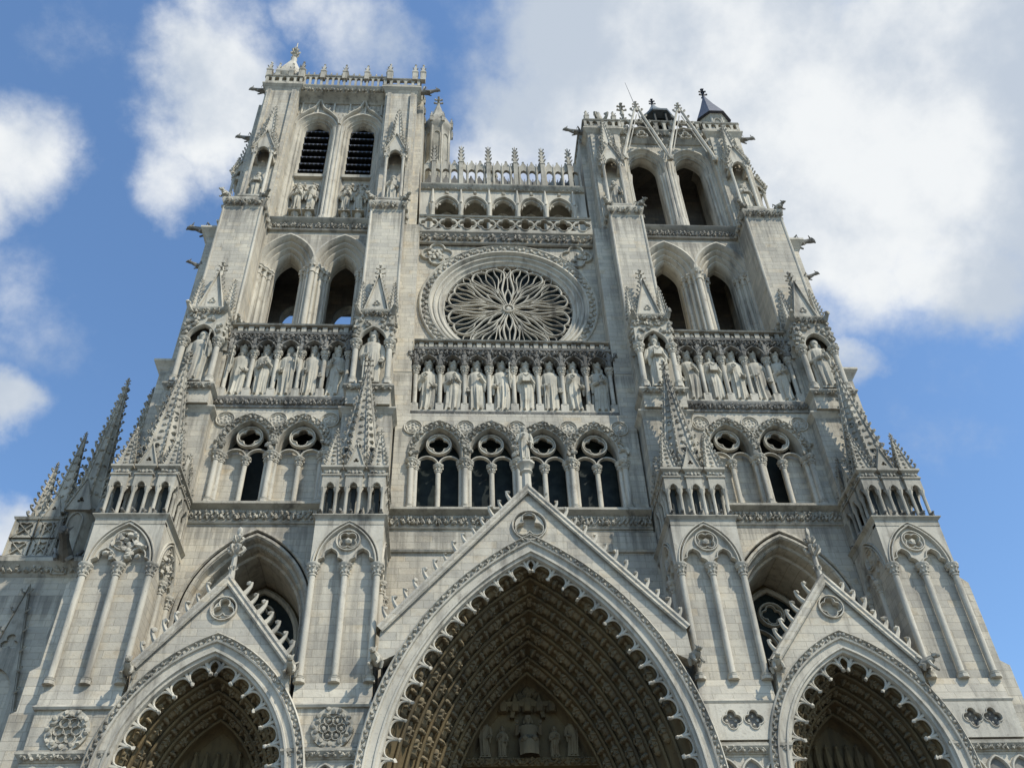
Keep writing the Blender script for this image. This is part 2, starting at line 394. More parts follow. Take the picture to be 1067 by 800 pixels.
# ------------------------------------------------------------------ statues
def hand(mb, p, d, s=1.0):
    p = Vector(p); d = Vector(d).normalized(); sd = d.cross(Vector((0, 1, 0)))
    if sd.length < .1: sd = Vector((1, 0, 0))
    sd.normalize()
    mb.blob(p, .085 * s, .075 * s, .085 * s, .05)
    for i in range(4):
        q = p + sd * (.05 * (i - 1.5)) * s + d * .05 * s
        mb.tube([q, q + d * .09 * s, q + d * (.13 - .01 * abs(i - 1)) * s + Vector((0, .05, 0)) * s], [.024 * s, .022 * s, .016 * s], 5)
    mb.tube([p + sd * .08 * s, p + sd * .13 * s + d * .07 * s], [.026 * s, .018 * s], 5)
def robed(h=3.6, seed=0, pose='chest', crown=True, beard=True, turn=0.0, slim=1.0, footstool=False, hat=False, held=None):
    """standing robed figure as one mesh, feet at z=0, facing -y"""
    r = random.Random(seed); mb = MB(); n = 72; k = h / 3.6
    ph = r.uniform(0, 6.28); nf = r.choice((7, 8, 9)); sway = r.uniform(-.10, .10); mant = r.choice((-1, 1))
    prof = [(0, .47, .36, .2), (.12, .46, .36, .22), (.5, .42, .33, .22), (1.0, .41, .32, .19), (1.35, .43, .33, .15), (1.7, .43, .33, .1), (2.0, .40, .31, .05),
            (2.3, .44, .32, .035), (2.55, .50, .32, .03), (2.72, .50, .30, .02), (2.84, .42, .26, .015), (2.92, .24, .2, 0), (2.98, .155, .15, 0), (3.06, .15, .15, 0)]
    rows = []
    hw = 0
    for z, rx, ry, f in prof:
        row = []
        for i in range(n + 1):
            a = 2 * PI * i / n
            fo = 1 + f * (1.5 * (1 - 2 * abs(math.sin((nf * a + ph + z * .3 + .8 * math.sin(3 * a + ph)) / 2)) ** .7) * .62 + .35 * math.sin((nf * 2 + 1) * a + ph * 2 - z))
            # mantle drawn up across the front to one hip
            fo += .10 * math.exp(-((z - 1.55 - .55 * mant * math.cos(a)) / .16) ** 2) * (1 if math.sin(a) < .2 else .3)
            fo += .07 * math.exp(-((z - 1.15 - .6 * mant * math.cos(a)) / .12) ** 2) * (1 if math.sin(a) < .2 else .2)
            sx = sway * math.sin(z / 3.0 * PI)
            row.append((k * (sx + rx * slim * fo * math.cos(a)), k * (ry * fo * math.sin(a)), k * z))
        rows.append(row)
    # head
    t = turn
    hd = [(3.10, .165, .18, -.02), (3.2, .2, .22, -.04), (3.32, .215, .235, -.03), (3.42, .21, .225, -.01)]
    if crown: hd += [(3.45, .235, .245, -.01), (3.47, .25, .26, -.01), (3.6, .275, .28, -.01), (3.6, .22, .22, -.01), (3.56, .12, .12, 0), (3.57, .01, .01, 0)]
    elif hat: hd += [(3.5, .22, .23, 0), (3.7, .14, .15, 0), (3.85, .02, .02, 0)]
    else: hd += [(3.5, .19, .2, 0), (3.57, .12, .13, .01), (3.6, .01, .01, .01)]
    hx = sway * .3
    for q, (z, rx, ry, oy) in enumerate(hd):
        row = []
        for i in range(n + 1):
            a = 2 * PI * i / n
            zz = z
            if crown and abs(rx - .275) < 1e-6: zz = z + .07 * (1 if (i // 6) % 2 else -.6)
            row.append((k * (hx + rx * math.cos(a)), k * (oy + ry * math.sin(a)), k * zz))
        rows.append(row)
    mb.grid(rows)
    mb.add([(p[0], p[1], p[2]) for p in rows[0][:-1]], [tuple(range(n))])
    c, s = math.cos(t), math.sin(t)
    def H(x, y, z): return (k * (hx + x * c - y * s), k * (x * s + y * c), k * z)
    mb.tube([H(0, -.20, 3.36), H(0, -.27, 3.24), H(0, -.2, 3.21)], [.025 * k, .045 * k, .03 * k], 5)          # nose
    for e in (-1, 1):
        mb.blob(H(.085 * e, -.19, 3.31), .04 * k, .03 * k, .03 * k, 0)                                     # eyes
        mb.tube([H(.03 * e, -.225, 3.37), H(.13 * e, -.2, 3.37)], [.022 * k, .02 * k], 5)                    # brow
        mb.blob(H(.215 * e, 0, 3.27), .035 * k, .06 * k, .07 * k, 0)                                       # ears
        mb.tube([H(.17 * e, .05, 3.42), H(.24 * e, .04, 3.25), H(.23 * e, .04, 3.02), H(.2 * e, .02, 2.9)], [.05 * k, .085 * k, .085 * k, .05 * k], 6)   # hair locks
    mb.tube([H(-.06, -.21, 3.155), H(.06, -.21, 3.155)], [.02 * k, .02 * k], 5)                               # mouth
    if beard:
        mb.blob(H(0, -.17, 3.07), .14 * k, .09 * k, .14 * k, .1)
        mb.blob(H(0, -.19, 2.94), .09 * k, .06 * k, .13 * k, .1)
    # feet
    for e in (-1, 1): mb.blob((k * .17 * e, -k * .38, k * .06), .1 * k, .2 * k, .07 * k, .05)
    # arms: shoulder, elbow, wrist
    P = {'chest': ((.52, 0, 1.95), (.2, -.40, 2.28)), 'low': ((.54, .0, 1.9), (.28, -.42, 1.72)), 'up': ((.56, -.1, 2.05), (.42, -.42, 2.6)),
         'fold': ((.54, -.02, 1.95), (.06, -.43, 2.05)), 'side': ((.56, .02, 1.9), (.5, -.28, 1.5))}
    L_, R_ = {'chest': ('chest', 'low'), 'sceptre_l': ('up', 'low'), 'sceptre_r': ('low', 'up'), 'fold': ('fold', 'chest'), 'book': ('chest', 'chest'), 'low': ('low', 'side'), 'mantle': ('side', 'chest')}[pose]
    for e, nm in ((-1, L_), (1, R_)):
        el, wr = P[nm]
        A = Vector((.42 * e, -.02, 2.68)); B = Vector((el[0] * e, el[1], el[2])); W = Vector((wr[0] * e, wr[1], wr[2]))
        mb.tube([A * k, (A * .5 + B * .5 + Vector((.05 * e, 0, 0))) * k, B * k, (B * .5 + W * .5) * k, W * k], [.16 * k, .165 * k, .16 * k, .15 * k, .12 * k], 8)
        dr = W - B
        mb.tube([(B * .6 + W * .4) * k, (B * .6 + W * .4 + Vector((.03 * e, .05, -.55))) * k], [.15 * k, .05 * k], 6)       # hanging sleeve
        hand(mb, (W + dr.normalized() * .1) * k, dr, k * 1.15)
        if nm == 'up':
            mb.tube([(W + Vector((.02 * e, -.1, -1.1))) * k, (W + Vector((0, -.1, .1))) * k, (W + Vector((.02 * e, -.05, .62))) * k], .035 * k, 6)
            mb.blob((W + Vector((.02 * e, -.05, .66))) * k, .09 * k, .09 * k, .14 * k)
    if pose == 'book': mb.box(-.2 * k, .2 * k, -.55 * k, -.44 * k, 2.0 * k, 2.5 * k)
    if pose == 'low': mb.tube([(-.34 * k, -.44 * k, 1.85 * k), (-.36 * k, -.4 * k, .15 * k)], [.05 * k, .03 * k], 6)
    if footstool:
        mb.blob((-.2 * k, -.3 * k, .02), .25 * k, .2 * k, .2 * k); mb.blob((.2 * k, -.28 * k, .02), .24 * k, .2 * k, .18 * k)
    mb.box(-.5 * k, .5 * k, -.42 * k, .4 * k, -.1 * k, .0)
    return mb
def seated(h=1.5):
    mb = MB(); k = h / 1.5; n = 20
    rows = []
    for z, rx, ry, oy, f in ((0, .34, .3, -.22, .08), (.25, .33, .3, -.24, .1), (.5, .36, .32, -.2, .05), (.62, .36, .26, -.08, .03), (.75, .27, .2, 0, .03), (.95, .3, .2, 0, .02), (1.1, .31, .18, 0, .01), (1.16, .12, .1, 0, 0), (1.2, .085, .09, 0, 0), (1.26, .11, .12, -.01, 0), (1.36, .13, .14, -.01, 0), (1.46, .11, .12, 0, 0), (1.5, .01, .01, 0, 0)):
        rows.append([(k * rx * (1 + f * math.sin(8 * 2 * PI * i / n)) * math.cos(2 * PI * i / n), k * (oy + ry * math.sin(2 * PI * i / n)), k * z) for i in range(n + 1)])
    mb.grid(rows)
    for e in (-1, 1):
        mb.tube([(e * .26 * k, 0, 1.06 * k), (e * .42 * k, -.05 * k, .85 * k), (e * .4 * k, -.25 * k, 1.08 * k)], [.09 * k, .085 * k, .06 * k], 6)
        hand(mb, (e * .4 * k, -.27 * k, 1.14 * k), (0, -.2, 1), .55 * k)
        mb.blob((e * .17 * k, -.42 * k, .52 * k), .15 * k, .16 * k, .13 * k, .05)
        mb.tube([(e * .1 * k, .02 * k, 1.42 * k), (e * .15 * k, .02 * k, 1.2 * k)], [.04 * k, .05 * k], 5)
    mb.blob((0, -.13 * k, 1.2 * k), .06 * k, .05 * k, .08 * k); mb.tube([(0, -.12 * k, 1.39 * k), (0, -.17 * k, 1.32 * k)], [.015 * k, .025 * k], 5)
    return mb
# ------------------------------------------------------------------ setting
gm = MB(); gm.box(-1500, 1500, -1500, 1500, -.4, 0)
g = obj('ground', gm, GROUNDM); g['kind'] = 'structure'

# ------------------------------------------------------------------ plain walls behind everything
def wallpart(name, boxes, mat, parent=None):
    mb = MB()
    for b in boxes: mb.box(*b)
    return obj(name, mb, mat, parent or CATH)

# ------------------------------------------------------------------ portals
def figmesh(v):
    def f():
        mb = MB(); r = random.Random(v)
        mb.lathe(0, 0, [(.17, -.45), (.2, -.2), (.24, -.12), (.19, .02), (.2, .15), (.13, .27), (.07, .3), (.095, .36), (.11, .44), (.06, .53)], 8, .3, 1, .8)
        for e in (-1, 1):
            mb.tube([(.17 * e, 0, .2), (.25 * e, -.08, 0), (.08 * e, -.22, .06 + r.uniform(-.04, .1))], [.07, .065, .05], 5)
            mb.blob((.1 * e, -.16, -.14), .1, .12, .09)
        # canopy over the head, corbel under the feet
        mb.lathe(0, .02, [(.1, .53), (.26, .58), (.3, .66), (.24, .74), (.14, .8), (.08, .9)], 6)
        for k in range(5): mb.blob((.26 * math.cos(PI + k * PI / 4), .02 + .26 * math.sin(PI + k * PI / 4), .64), .07)
        mb.lathe(0, .02, [(.08, -.62), (.22, -.52), (.25, -.45)], 6)
        return mesh('archivolt_figure', mb, FIGM)
    return cached(('fig', v), f)

def portal(cx, w, R, zs, ga, fx, fz, yf, no, do, dy, nfig, figstep, outoff, nth, loopL):
    P = MB()
    TRIMI, INN = 0, 1
    o2 = outoff
    # moulded front ring
    P.ring(cx, zs, w, R, [(o2, yf + .3), (o2, yf - .02), (o2 - .05, yf - .07), (o2 - .09, yf + .03), (o2 - .24, yf + .03), (o2 - .28, yf - .06), (o2 - .34, yf - .04), (o2 - .36, yf + .05),
                          (.2, yf + .07), (.17, yf + .01), (.1, yf + .01), (.07, yf + .1), (-.02, yf + .12), (-.05, yf + .2), (-.05, yf + .55)], zs - .3, 20)
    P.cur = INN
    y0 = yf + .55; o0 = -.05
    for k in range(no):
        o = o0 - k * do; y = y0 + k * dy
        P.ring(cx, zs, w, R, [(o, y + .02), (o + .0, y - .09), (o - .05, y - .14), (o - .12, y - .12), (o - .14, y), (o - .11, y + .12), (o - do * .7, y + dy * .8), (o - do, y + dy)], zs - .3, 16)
    yl = y0 + no * dy; ol = o0 - no * do
    wi = w + ol
    # tympanum, lintel, jamb fill, door
    ap = arch(cx, zs, w, R, ol, 12)
    P.plate([(ap[0][0], 13.6)] + [p for p in ap if p[1] > 13.6] + [(ap[-1][0], 13.6)] if zs < 13.6 else [(ap[0][0], zs - .5)] + ap + [(ap[-1][0], zs - .5)], [], yl, yl + .5)
    P.box(cx - wi, cx + wi, yl - .12, yl + .5, 6.0, 13.6 if zs < 13.6 else zs - .5)
    P.box(cx - wi - .1, cx + wi + .1, yl + .2, yl + .6, 0, 6.0)
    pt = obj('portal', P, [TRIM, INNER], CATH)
    # carved band on the outer ring
    F = MB()
    A = arch(cx, zs, w, R, o2 - .165, 40)
    foliage_path(F, [p for p in A if p[1] > 11.5], yf + .0, .17 if w > 4 else .16, .12, .08)
    obj('leaf_band', F, CARVE, pt)
    # cusped fringe hung inside the arch
    F = MB(); c = R - w
    a1 = math.acos(c / R); dep = .48 if w > 4 else .5
    def pp(a, off, side): 
        r = R + off
        return (cx + side * (r * math.cos(a) - c), yf + .33, zs + r * math.sin(a))
    for side in (-1, 1):
        nl = int((a1 - .02) * R / loopL)
        for j in range(nl):
            aa = a1 - (j + .5) * loopL / R; ab = aa - loopL / R
            if j == nl - 1 and zs + R * math.sin(ab) < 9: break
            pts = []; rs = []
            for i in range(11):
                t = i / 10; bulge = math.sin(PI * t)
                tt = .5 + (t - .5) * (1 - .0 * bulge) - .09 * math.sin(2 * PI * t)
                pts.append(pp(aa + (ab - aa) * tt, -dep + (dep - .05) * bulge ** .6, side)); rs.append(.042 + .012 * bulge)
            F.tube(pts, rs, 6)
            q = pp(aa, -dep - .03, side); F.blob(q, .085, .09, .085, .35); F.blob(pp(aa, -dep * .84, side), .06, .07, .06, .3)
            # pierced plate between the loops and the arch
            F.tube([pp(aa, -dep * .75, side), pp(aa, -.02, side)], [.04, .09], 5)

        # crown loop
    top = [pp(a1 - .5 * loopL / R, -dep, -1), pp(a1 - .4 * loopL / R, -.2, -1), (cx, yf + .33, apex(zs, w, R, -.1)), pp(a1 - .4 * loopL / R, -.2, 1), pp(a1 - .5 * loopL / R, -dep, 1)]
    F.tube(spline(top, 4), .055, 6)
    obj('cusping', F, TRIM, pt)
    # gable
    G = MB()
    xo = fx + .1; zl = fz - 1.5
    A = [p for p in arch(cx, zs, w, R, o2 - .02, 30) if p[1] > zl]
    A = A[::-1]
    tz = ga - (1.95 if w > 4 else 1.35); tr = .7 if w > 4 else .48
    G.plate([(cx - fx - .1, zl), (cx - fx, fz), (cx, ga), (cx + fx, fz), (cx + fx + .1, zl)] + A, [circ(cx, tz, tr, 24)], yf + .06, yf + .65, True)
    G.plate(circ(cx, tz, tr + .02, 24), [], yf + .3, yf + .4)
    # coping with roll moulding
    sl = (ga - fz) / fx; ln = math.hypot(1, sl); ux, uz = 1 / ln, sl / ln
    for s in (-1, 1):
        G.m = Matrix(((s, 0, 0, cx), (0, 1, 0, 0), (0, 0, 1, 0), (0, 0, 0, 1)))
        cop = [(yf - .07, -.26), (yf - .12, -.2), (yf - .1, -.12), (yf - .14, -.04), (yf - .12, .05), (yf + .2, .12), (yf + .66, .12), (yf + .66, -.26)]
        rows = []
        for y, o in cop:
            rows.append([(fx + uz * o + .12, y, fz + ux * o - .12 * sl), (uz * 0, y, ga + o * ln)])
        G.grid(rows); G.m = None
    for q in (tr,):
        G.bar(circ(cx, tz, q, 24), .11, yf - .04, yf + .3, True)
    gb = obj('gable', G, WALL, pt)
    T = MB(); T.plate(circ(cx, tz, tr - .1, 24), [foil(cx, tz, tr * .9, nth, PI / 2)], yf + .06, yf + .4)
    T.bar(foil(cx, tz, tr * .9, nth, PI / 2), .07, yf + .0, yf + .2, True)
    T.plate(circ(cx, tz, tr - .1, 24), [], yf + .42, yf + .44)
    obj('medallion', T, TRIM, gb)
    # roof strips behind the gable
    Rf = MB()
    Rf.plate([(cx - fx, fz - .3), (cx, ga - .45), (cx + fx, fz - .3), (cx + fx, fz - .8), (cx, ga - .95), (cx - fx, fz - .8)], [], yf + .6, .1)
    obj('roof', Rf, SLATE, pt)
    # crockets up the coping
    Ltot = math.hypot(fx, ga - fz)
    step = .56 if w > 4 else .52; cs = .4 if w > 4 else .46
    for s in (-1, 1):
        K = MB(); n = int((Ltot - .5) / step)
        for i in range(n):
            t = .35 + i * step
            x = fx - ux * t; z = fz + uz * t
            crocket(K, (cx + s * (x + uz * .05), yf + .2, z + ux * .05 + .05), (s * uz, RN.uniform(-.25, .25), ux), (-s * ux * .3, 0, 1), cs * RN.uniform(.82, 1.12), 6)
        obj('crocket_row', K, TRIM, pt)
    # archivolt figures
    cnt = 0
    for k in range(no - 1):
        o = o0 - k * do - do * .55; y = y0 + k * dy + dy * .38; r = R + o
        am = math.acos((R - w) / r)
        for side in (-1, 1):
            for j in range(nfig):
                a = am - (.5 + j + (.25 if k % 2 else 0)) * figstep / r
                if a < .02 or cnt >= 100: continue
                rad = Vector((side * math.cos(a), 0, math.sin(a))); tan = Vector((-side * math.sin(a), 0, math.cos(a)))
                pos = Vector((cx + side * (r * math.cos(a) - c), y, zs + r * math.sin(a)))
                fc = (-rad * .8 + Vector((0, -.6, 0))).normalized()
                Y = -fc; Z = tan; X = Y.cross(Z)
                M = Matrix.Translation(pos) @ Matrix((X, Y, Z)).transposed().to_4x4() @ Matrix.Scale(.8 * figstep / 1.15, 4)
                link('archivolt_figure', figmesh(cnt % 4), pt, mat4=M); cnt += 1
    return pt, yl, yf

PC = portal(0, 5.64, 11.09, 12.2, 25.15, 5.75, 18.75, -3.45, 8, .32, .6, 7, 1.15, .80, 3, .74)
PL = portal(-TX, 2.95, 5.0, 13.2, 20.95, 2.74, 17.5, -3.2, 5, .27, .55, 5, .95, .78, 3, .78)
PR = portal(TX, 2.95, 5.0, 13.2, 20.95, 2.74, 17.5, -3.2, 5, .27, .55, 5, .95, .78, 4, .78)

# tympanum of the central portal: seated figure between kneeling and standing ones
pt, yl, yf = PC
B = MB(); B.box(-2.9, 2.9, yl - .45, yl + .1, 15.3, 15.62); foliage(B, -2.7, 2.7, yl - .47, 15.3, 15.62, .3)
B.box(-2.25, 2.25, yl - .35, yl + .1, 17.75, 17.95)
for i in range(9): B.lathe(-2 + i * .5, yl - .2, [(.2, 17.55), (.26, 17.75), (.1, 18.1), (.02, 18.4)], 6)
B.ring(0, 17.3, .55, .7, [(.16, yl), (.16, yl - .3), (0, yl - .3), (0, yl)], .0, 8)
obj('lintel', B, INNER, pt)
tag(obj('seated_statue', seated(1.75), FIGM, None, loc=(0, yl - .25, 15.66)), 'seated stone figure with raised hands in the middle of the dark main tympanum', 'statue')
for i, (x, hh, ps, lb) in enumerate(((-1.05, 1.25, 'chest', 'small kneeling-height stone figure left of the seated one in the main tympanum'), (1.05, 1.25, 'fold', 'small kneeling-height stone figure right of the seated one in the main tympanum'),
        (-1.75, 1.6, 'sceptre_l', 'standing stone angel with a shaft, left end of the main tympanum row'), (1.75, 1.6, 'sceptre_r', 'standing stone angel with a shaft, right end of the main tympanum row'))):
    o = obj('tympanum_statue', robed(hh, 60 + i, ps, False, False), FIGM, None, loc=(x, yl - .22, 15.72)); tag(o, lb, 'statue', 'figures in the main tympanum')
B = MB(); R2 = random.Random(4)
for i in range(40):
    x = R2.uniform(-1.4, 1.4); z = R2.uniform(18.1, 19.0)
    if abs(x) < (19.2 - z) * 1.3: B.blob((x, yl - .08, z), .16, .12, .22, .3)
obj('tympanum_carving', B, INNER, pt)
for (pt_, yl_, yf_), cx in ((PL, -TX), (PR, TX)):
    B = MB(); B.box(cx - 1.5, cx + 1.5, yl_ - .3, yl_ + .1, 14.2, 14.45)
    for i in range(7): B.lathe(cx - 1.2 + i * .4, yl_ - .15, [(.12, 14.45), (.17, 14.8), (.1, 15.1), (.06, 15.2), (.09, 15.3), (.02, 15.4)], 6)
    obj('lintel', B, INNER, pt_)

# gable finials: statue over the middle, leaf finials at the sides
B = MB(); B.lathe(0, -3.15, [(.26, 24.6), (.22, 25.1), (.2, 25.95), (.3, 26.05), (.24, 26.15), (.34, 26.4), (.4, 26.45), (.4, 26.55)], 8, PI / 8)
obj('pedestal', B, TRIM, PC[0])
for s, (pt_, yl_, yf_) in ((-1, PL), (1, PR)):
    B = MB(); x = s * TX
    B.tube([(x, -2.95, 20.6), (x, -2.95, 22.0), (x, -2.95, 23.2)], [.15, .1, .06], 6)
    for z, r, q in ((21.35, .16, .22), (22.1, .22, .42), (22.65, .16, .3)):
        B.blob((x, -2.95, z), r * .8, r * .8, r * .5)
        for a in range(6): crocket(B, (x, -2.95, z), (math.cos(a * PI / 3), math.sin(a * PI / 3), 0), (0, 0, 1), q, 5)
    B.blob((x, -2.95, 23.2), .12, .12, .24)
    obj('finial', B, TRIM, pt_)

# ------------------------------------------------------------------ portal piers with blind arcades
def panel(mb, w, leaf=False):
    """blind two-light panel in local xz, face towards -y at y=0 (w = half width between outer shafts)"""
    z0 = 21.65
    sub = w / 2
    q = (0, 22.78); 
    h1 = [(-sub - sub * .92, z0)] + trefoil_head(-sub, z0, sub * .92) + [(-sub + sub * .92, z0)]
    h2 = [(-x, z) for x, z in h1[::-1]]
    top = 23.62
    outer = rect(-w - .14, w + .14, z0 - .02, top)
    A = arch(0, z0, w + .04, w * 1.75, 0, 10)
    # spandrel frame outside the arch
    mb.plate([(-w - .14, z0), *[(x, z) for x, z in A], (w + .14, z0), (w + .14, top), (-w - .14, top)], [], -.02, .3)
    # tracery field inside
    Ai = arch(0, z0, w - .02, w * 1.75, 0, 10)
    mb.plate([(-w + .02, z0)] + h1[1:-1] + h2[1:-1] + [(w - .02, z0)] + Ai[-2:0:-1], [foil(q[0], q[1], .40, 4, PI / 4)], .08, .3)
    for o in (0, -.13): mb.bar(arch(0, z0, w + .04, w * 1.75, o, 12), .1, -.08, .12)
    mb.bar(circ(q[0], q[1], .47, 22), .1, -.02, .2, True)
    mb.bar(foil(q[0], q[1], .40, 4, PI / 4), .07, .0, .25, True)
    for h in (h1, h2): mb.bar(h[1:-1], .09, -.02, .2)
    for k in range(3 if leaf else 1):
        for i in range(4):
            a = PI / 4 + i * PI / 2
            mb.blob((q[0] + .2 * math.cos(a) * k, .1, q[1] + .2 * math.sin(a) * k), .14, .1, .14)
    if leaf:
        r = random.Random(3)
        for i in range(34):
            x = r.uniform(-.85, .85); z = r.uniform(21.9, 23.1)
            if abs(x) < (23.5 - z) * .75: mb.blob((x, .02, z), .13, .13, .12, .3)
for s in (-1, 1):
    for kind, xc, hw in (('inner', s * XI, 1.4), ('outer', s * 16.15, 1.4)):
        B = MB()
        # body: recessed panel behind the shafts, plinths, lower wall
        B.box(xc - hw + .12, xc + hw - .12, -2.72, .3, 16.8, 23.6)
        B.add([(xc - hw, -3.02, 15.95), (xc + hw, -3.02, 15.95), (xc + hw, -2.9, 16.75), (xc - hw, -2.9, 16.75),
               (xc - hw, .3, 15.95), (xc + hw, .3, 15.95), (xc + hw, .3, 16.75), (xc - hw, .3, 16.75)],
              [(0, 1, 2, 3), (0, 3, 7, 4), (1, 5, 6, 2), (3, 2, 6, 7), (4, 7, 6, 5), (0, 4, 5, 1)])
        B.box(xc - hw + .02, xc + hw - .02, -2.98, .3, 0, 15.83)
        ew = 0
        if kind == 'outer':      # stepped outer flank
            x1, x2, x3 = 17.3, 18.05, 18.35
            for a, b, zt in ((x1, x2, 21.0), (x1, x3, 17.4), (x1, 18.55, 15.8)):
                lo, hi = sorted((s * a, s * b)); 
                B.box(lo, hi, -2.6 - (b - x2) * .05, 3.9 + (b - x2) * .1, 0, zt)
                B.add([(lo, -2.6 - (b - x2) * .05, zt), (hi, -2.6, zt), (lo, 3.9, zt), (hi, 3.9, zt), (s * x1, -2.6, zt + .7), (s * x1, 3.9, zt + .7)], [(0, 1, 4), (2, 5, 3), (0, 4, 5, 2), (1, 3, 5, 4)])
            lo, hi = sorted((s * 17.3, s * 17.75)); B.box(lo, hi, -2.3, 3.9, 0, 23.7)
        pr = obj('portal_pier', B, WALL, CATH)
        for zc in (0,):
            Pm = MB(); Pm.m = Matrix.Translation((xc, -2.98, 0)); panel(Pm, 1.26, kind == 'outer' and s < 0)
            for side in (-1, 1):
                if kind == 'outer' and side == s: continue
                Pm.m = Matrix.Translation((xc + side * (hw - .03), -1.5, 0)) @ Matrix.Rotation(side * PI / 2, 4, 'Z'); panel(Pm, 1.2, kind == 'outer' and s < 0)
            obj('blind_arch', Pm, TRIM, pr)
        for x in (-1.26, 0, 1.26): column(pr, xc + x, -2.93, 16.72, 21.66, .13, .55)
        for side in (-1, 1):
            if kind == 'outer' and side == s: continue
            for y in (-1.5, -.3): column(pr, xc + side * (hw - .07), y, 16.72, 21.66, .12, .55)
        C = MB()
        f3 = front3(xc - hw, xc + hw, -3.02, .2)
        cornice(C, f3, 23.76, 23.98, .13); C.box(xc - hw, xc + hw, -3.02, .2, 23.5, 23.97)
        obj('cornice', C, CARVE, pr); C = MB()
        C.sweep(f3, [(-.05, 15.78), (.05, 15.78), (.1, 15.86), (.02, 15.96), (-.05, 15.96)])
        obj('string_course', C, TRIM, pr); C = MB()
        cornice(C, f3, 13.95, 14.35, .16)
        foliage(C, xc - hw, xc + hw, -3.08, 13.98, 14.25, .24, .09)
        obj('cornice', C, CARVE, pr)
        # roundel or quatrefoils under the string course
        M = MB()
        if s < 0:
            x0, z0 = xc + (.12 if kind == 'inner' else -.08), 15.02
            M.plate(circ(x0, z0, .74, 28), [circ(x0, z0, .5, 24)], -3.1, -2.95)
            foliage_path(M, circ(x0, z0, .62, 28) + [circ(x0, z0, .62, 28)[0]], -3.1, .19, .16, .1)
            M.plate(circ(x0, z0, .52, 24), [foil(x0 + .29 * math.cos(k * PI / 3), z0 + .29 * math.sin(k * PI / 3), .13, 4, 0, 5) for k in range(6)] + [circ(x0, z0, .1, 8)], -3.03, -2.97)
            for k in range(6): M.bar(circ(x0 + .3 * math.cos(k * PI / 3), z0 + .3 * math.sin(k * PI / 3), .17, 12), .05, -3.1, -3.0, True)
            if kind == 'inner':
                for k in range(6): M.blob((x0 + .3 * math.cos(k * PI / 3), -3.02, z0 + .3 * math.sin(k * PI / 3)), .1)
        else:
            dxs = (-.42, .38) if kind == 'inner' else (-.33, .42)
            M.plate(rect(xc - hw + .04, xc + hw - .04, 14.42, 15.74), [foil(xc + dx, 15.15, .34, 4, 0) for dx in dxs], -3.14, -2.9)
            for dx in dxs:
                M.bar(foil(xc + dx, 15.15, .36, 4, 0), .06, -3.18, -3.08, True)
                M.cur = 1; M.plate(foil(xc + dx, 15.15, .36, 4, 0), [], -2.995, -2.99); M.cur = 0  # darker backing paints the shade of a deeper recess
                for k in range(4): M.blob((xc + dx + .16 * math.cos(k * PI / 2), -3.0, 15.15 + .16 * math.sin(k * PI / 2)), .06)
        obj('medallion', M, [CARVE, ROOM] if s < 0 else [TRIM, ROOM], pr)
        A_ = MB()
        for k in range(3): 
            A_.bar(archhole(xc - .88 + k * .88, 13.2, .4, .62, 9.0), .12, -3.12, -2.95)
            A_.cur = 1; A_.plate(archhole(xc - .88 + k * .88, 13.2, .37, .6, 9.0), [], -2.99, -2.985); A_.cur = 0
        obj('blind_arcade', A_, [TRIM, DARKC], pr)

# ------------------------------------------------------------------ wall over the portals (below the first gallery)
B = MB()
B.box(-6.1, 6.1, .25, 1.6, 20.3, 25.3)
B.sweep([(-6.1, .25), (6.1, .25)], [(-.05, 24.15), (.1, 24.2), (.14, 24.3), (-.05, 24.42)])
obj('wall', B, WALL, CATH)
for s in (-1, 1):
    B = MB(); cx = s * TX
    B.plate(rect(cx - 3.2, cx + 3.2, 10, 25.5), [archhole(cx, 21.0, 2.5, 4.2, 14)], 0, 1.2)
    B.ring(cx, 21.0, 2.5, 4.2, [(.42, .02), (.42, -.07), (.3, -.1), (.26, 0), (.2, .0), (.16, -.07), (.06, -.07), (0, .02), (-.04, .35), (-.14, .4), (-.2, .35), (-.24, .5), (-.24, .9), (-.34, .95), (-.38, 1.2), (-.38, 3.4)], 7, 14)
    w_ = obj('wall', B, WALL, CATH)
    V = MB(); V.plate(rect(cx - 3, cx + 3, 12, 25.38), [], 3.4, 3.6)
    V.box(cx - 3, cx + 3, 1.2, 3.5, 14, 14.3)
    obj('porch_back', V, INNER, w_)
    W = MB()
    W.cur = 1; W.plate(archhole(cx, 21.5, 1.6, 2.6, 14.5), [], 3.36, 3.38); W.cur = 0
    W.ring(cx, 21.5, 1.6, 2.6, [(.25, 3.4), (.25, 3.2), (.12, 3.1), (0, 3.2), (0, 3.4)], 6, 12)
    for e in (-.8, .8): W.bar(arch(cx + e, 21.0, .78, 1.0, 0, 8), .13, 3.15, 3.38)
    W.bar(circ(cx, 22.75, .58, 20), .14, 3.15, 3.38, True); W.bar(foil(cx, 22.75, .48, 4, 0), .09, 3.2, 3.38, True)
    W.bar([(cx, 14.5), (cx, 21.2)], .16, 3.12, 3.38)
    obj('tracery_window', W, [TRIM, GLASS], w_)

# ------------------------------------------------------------------ string course and frieze at the foot of the glazed gallery
for cx, hw, y in ((-TX, 3.25, 0.0), (TX, 3.25, 0.0), (0, 6.05, .4)):
    B = MB()
    B.box(cx - hw, cx + hw, y - .02, y + 1.5, 25.4, 26.5)
    B.sweep([(cx - hw, y), (cx + hw, y)], [(-.1, 25.45), (.08, 25.5), (.12, 25.58), (.04, 25.66), (.1, 26.2), (.4, 26.38), (.4, 26.5), (-.1, 26.6)])
    foliage(B, cx - hw, cx + hw, y - .08, 25.68, 26.2, .24, .13)
    obj('carved_frieze', B, CARVE, CATH)

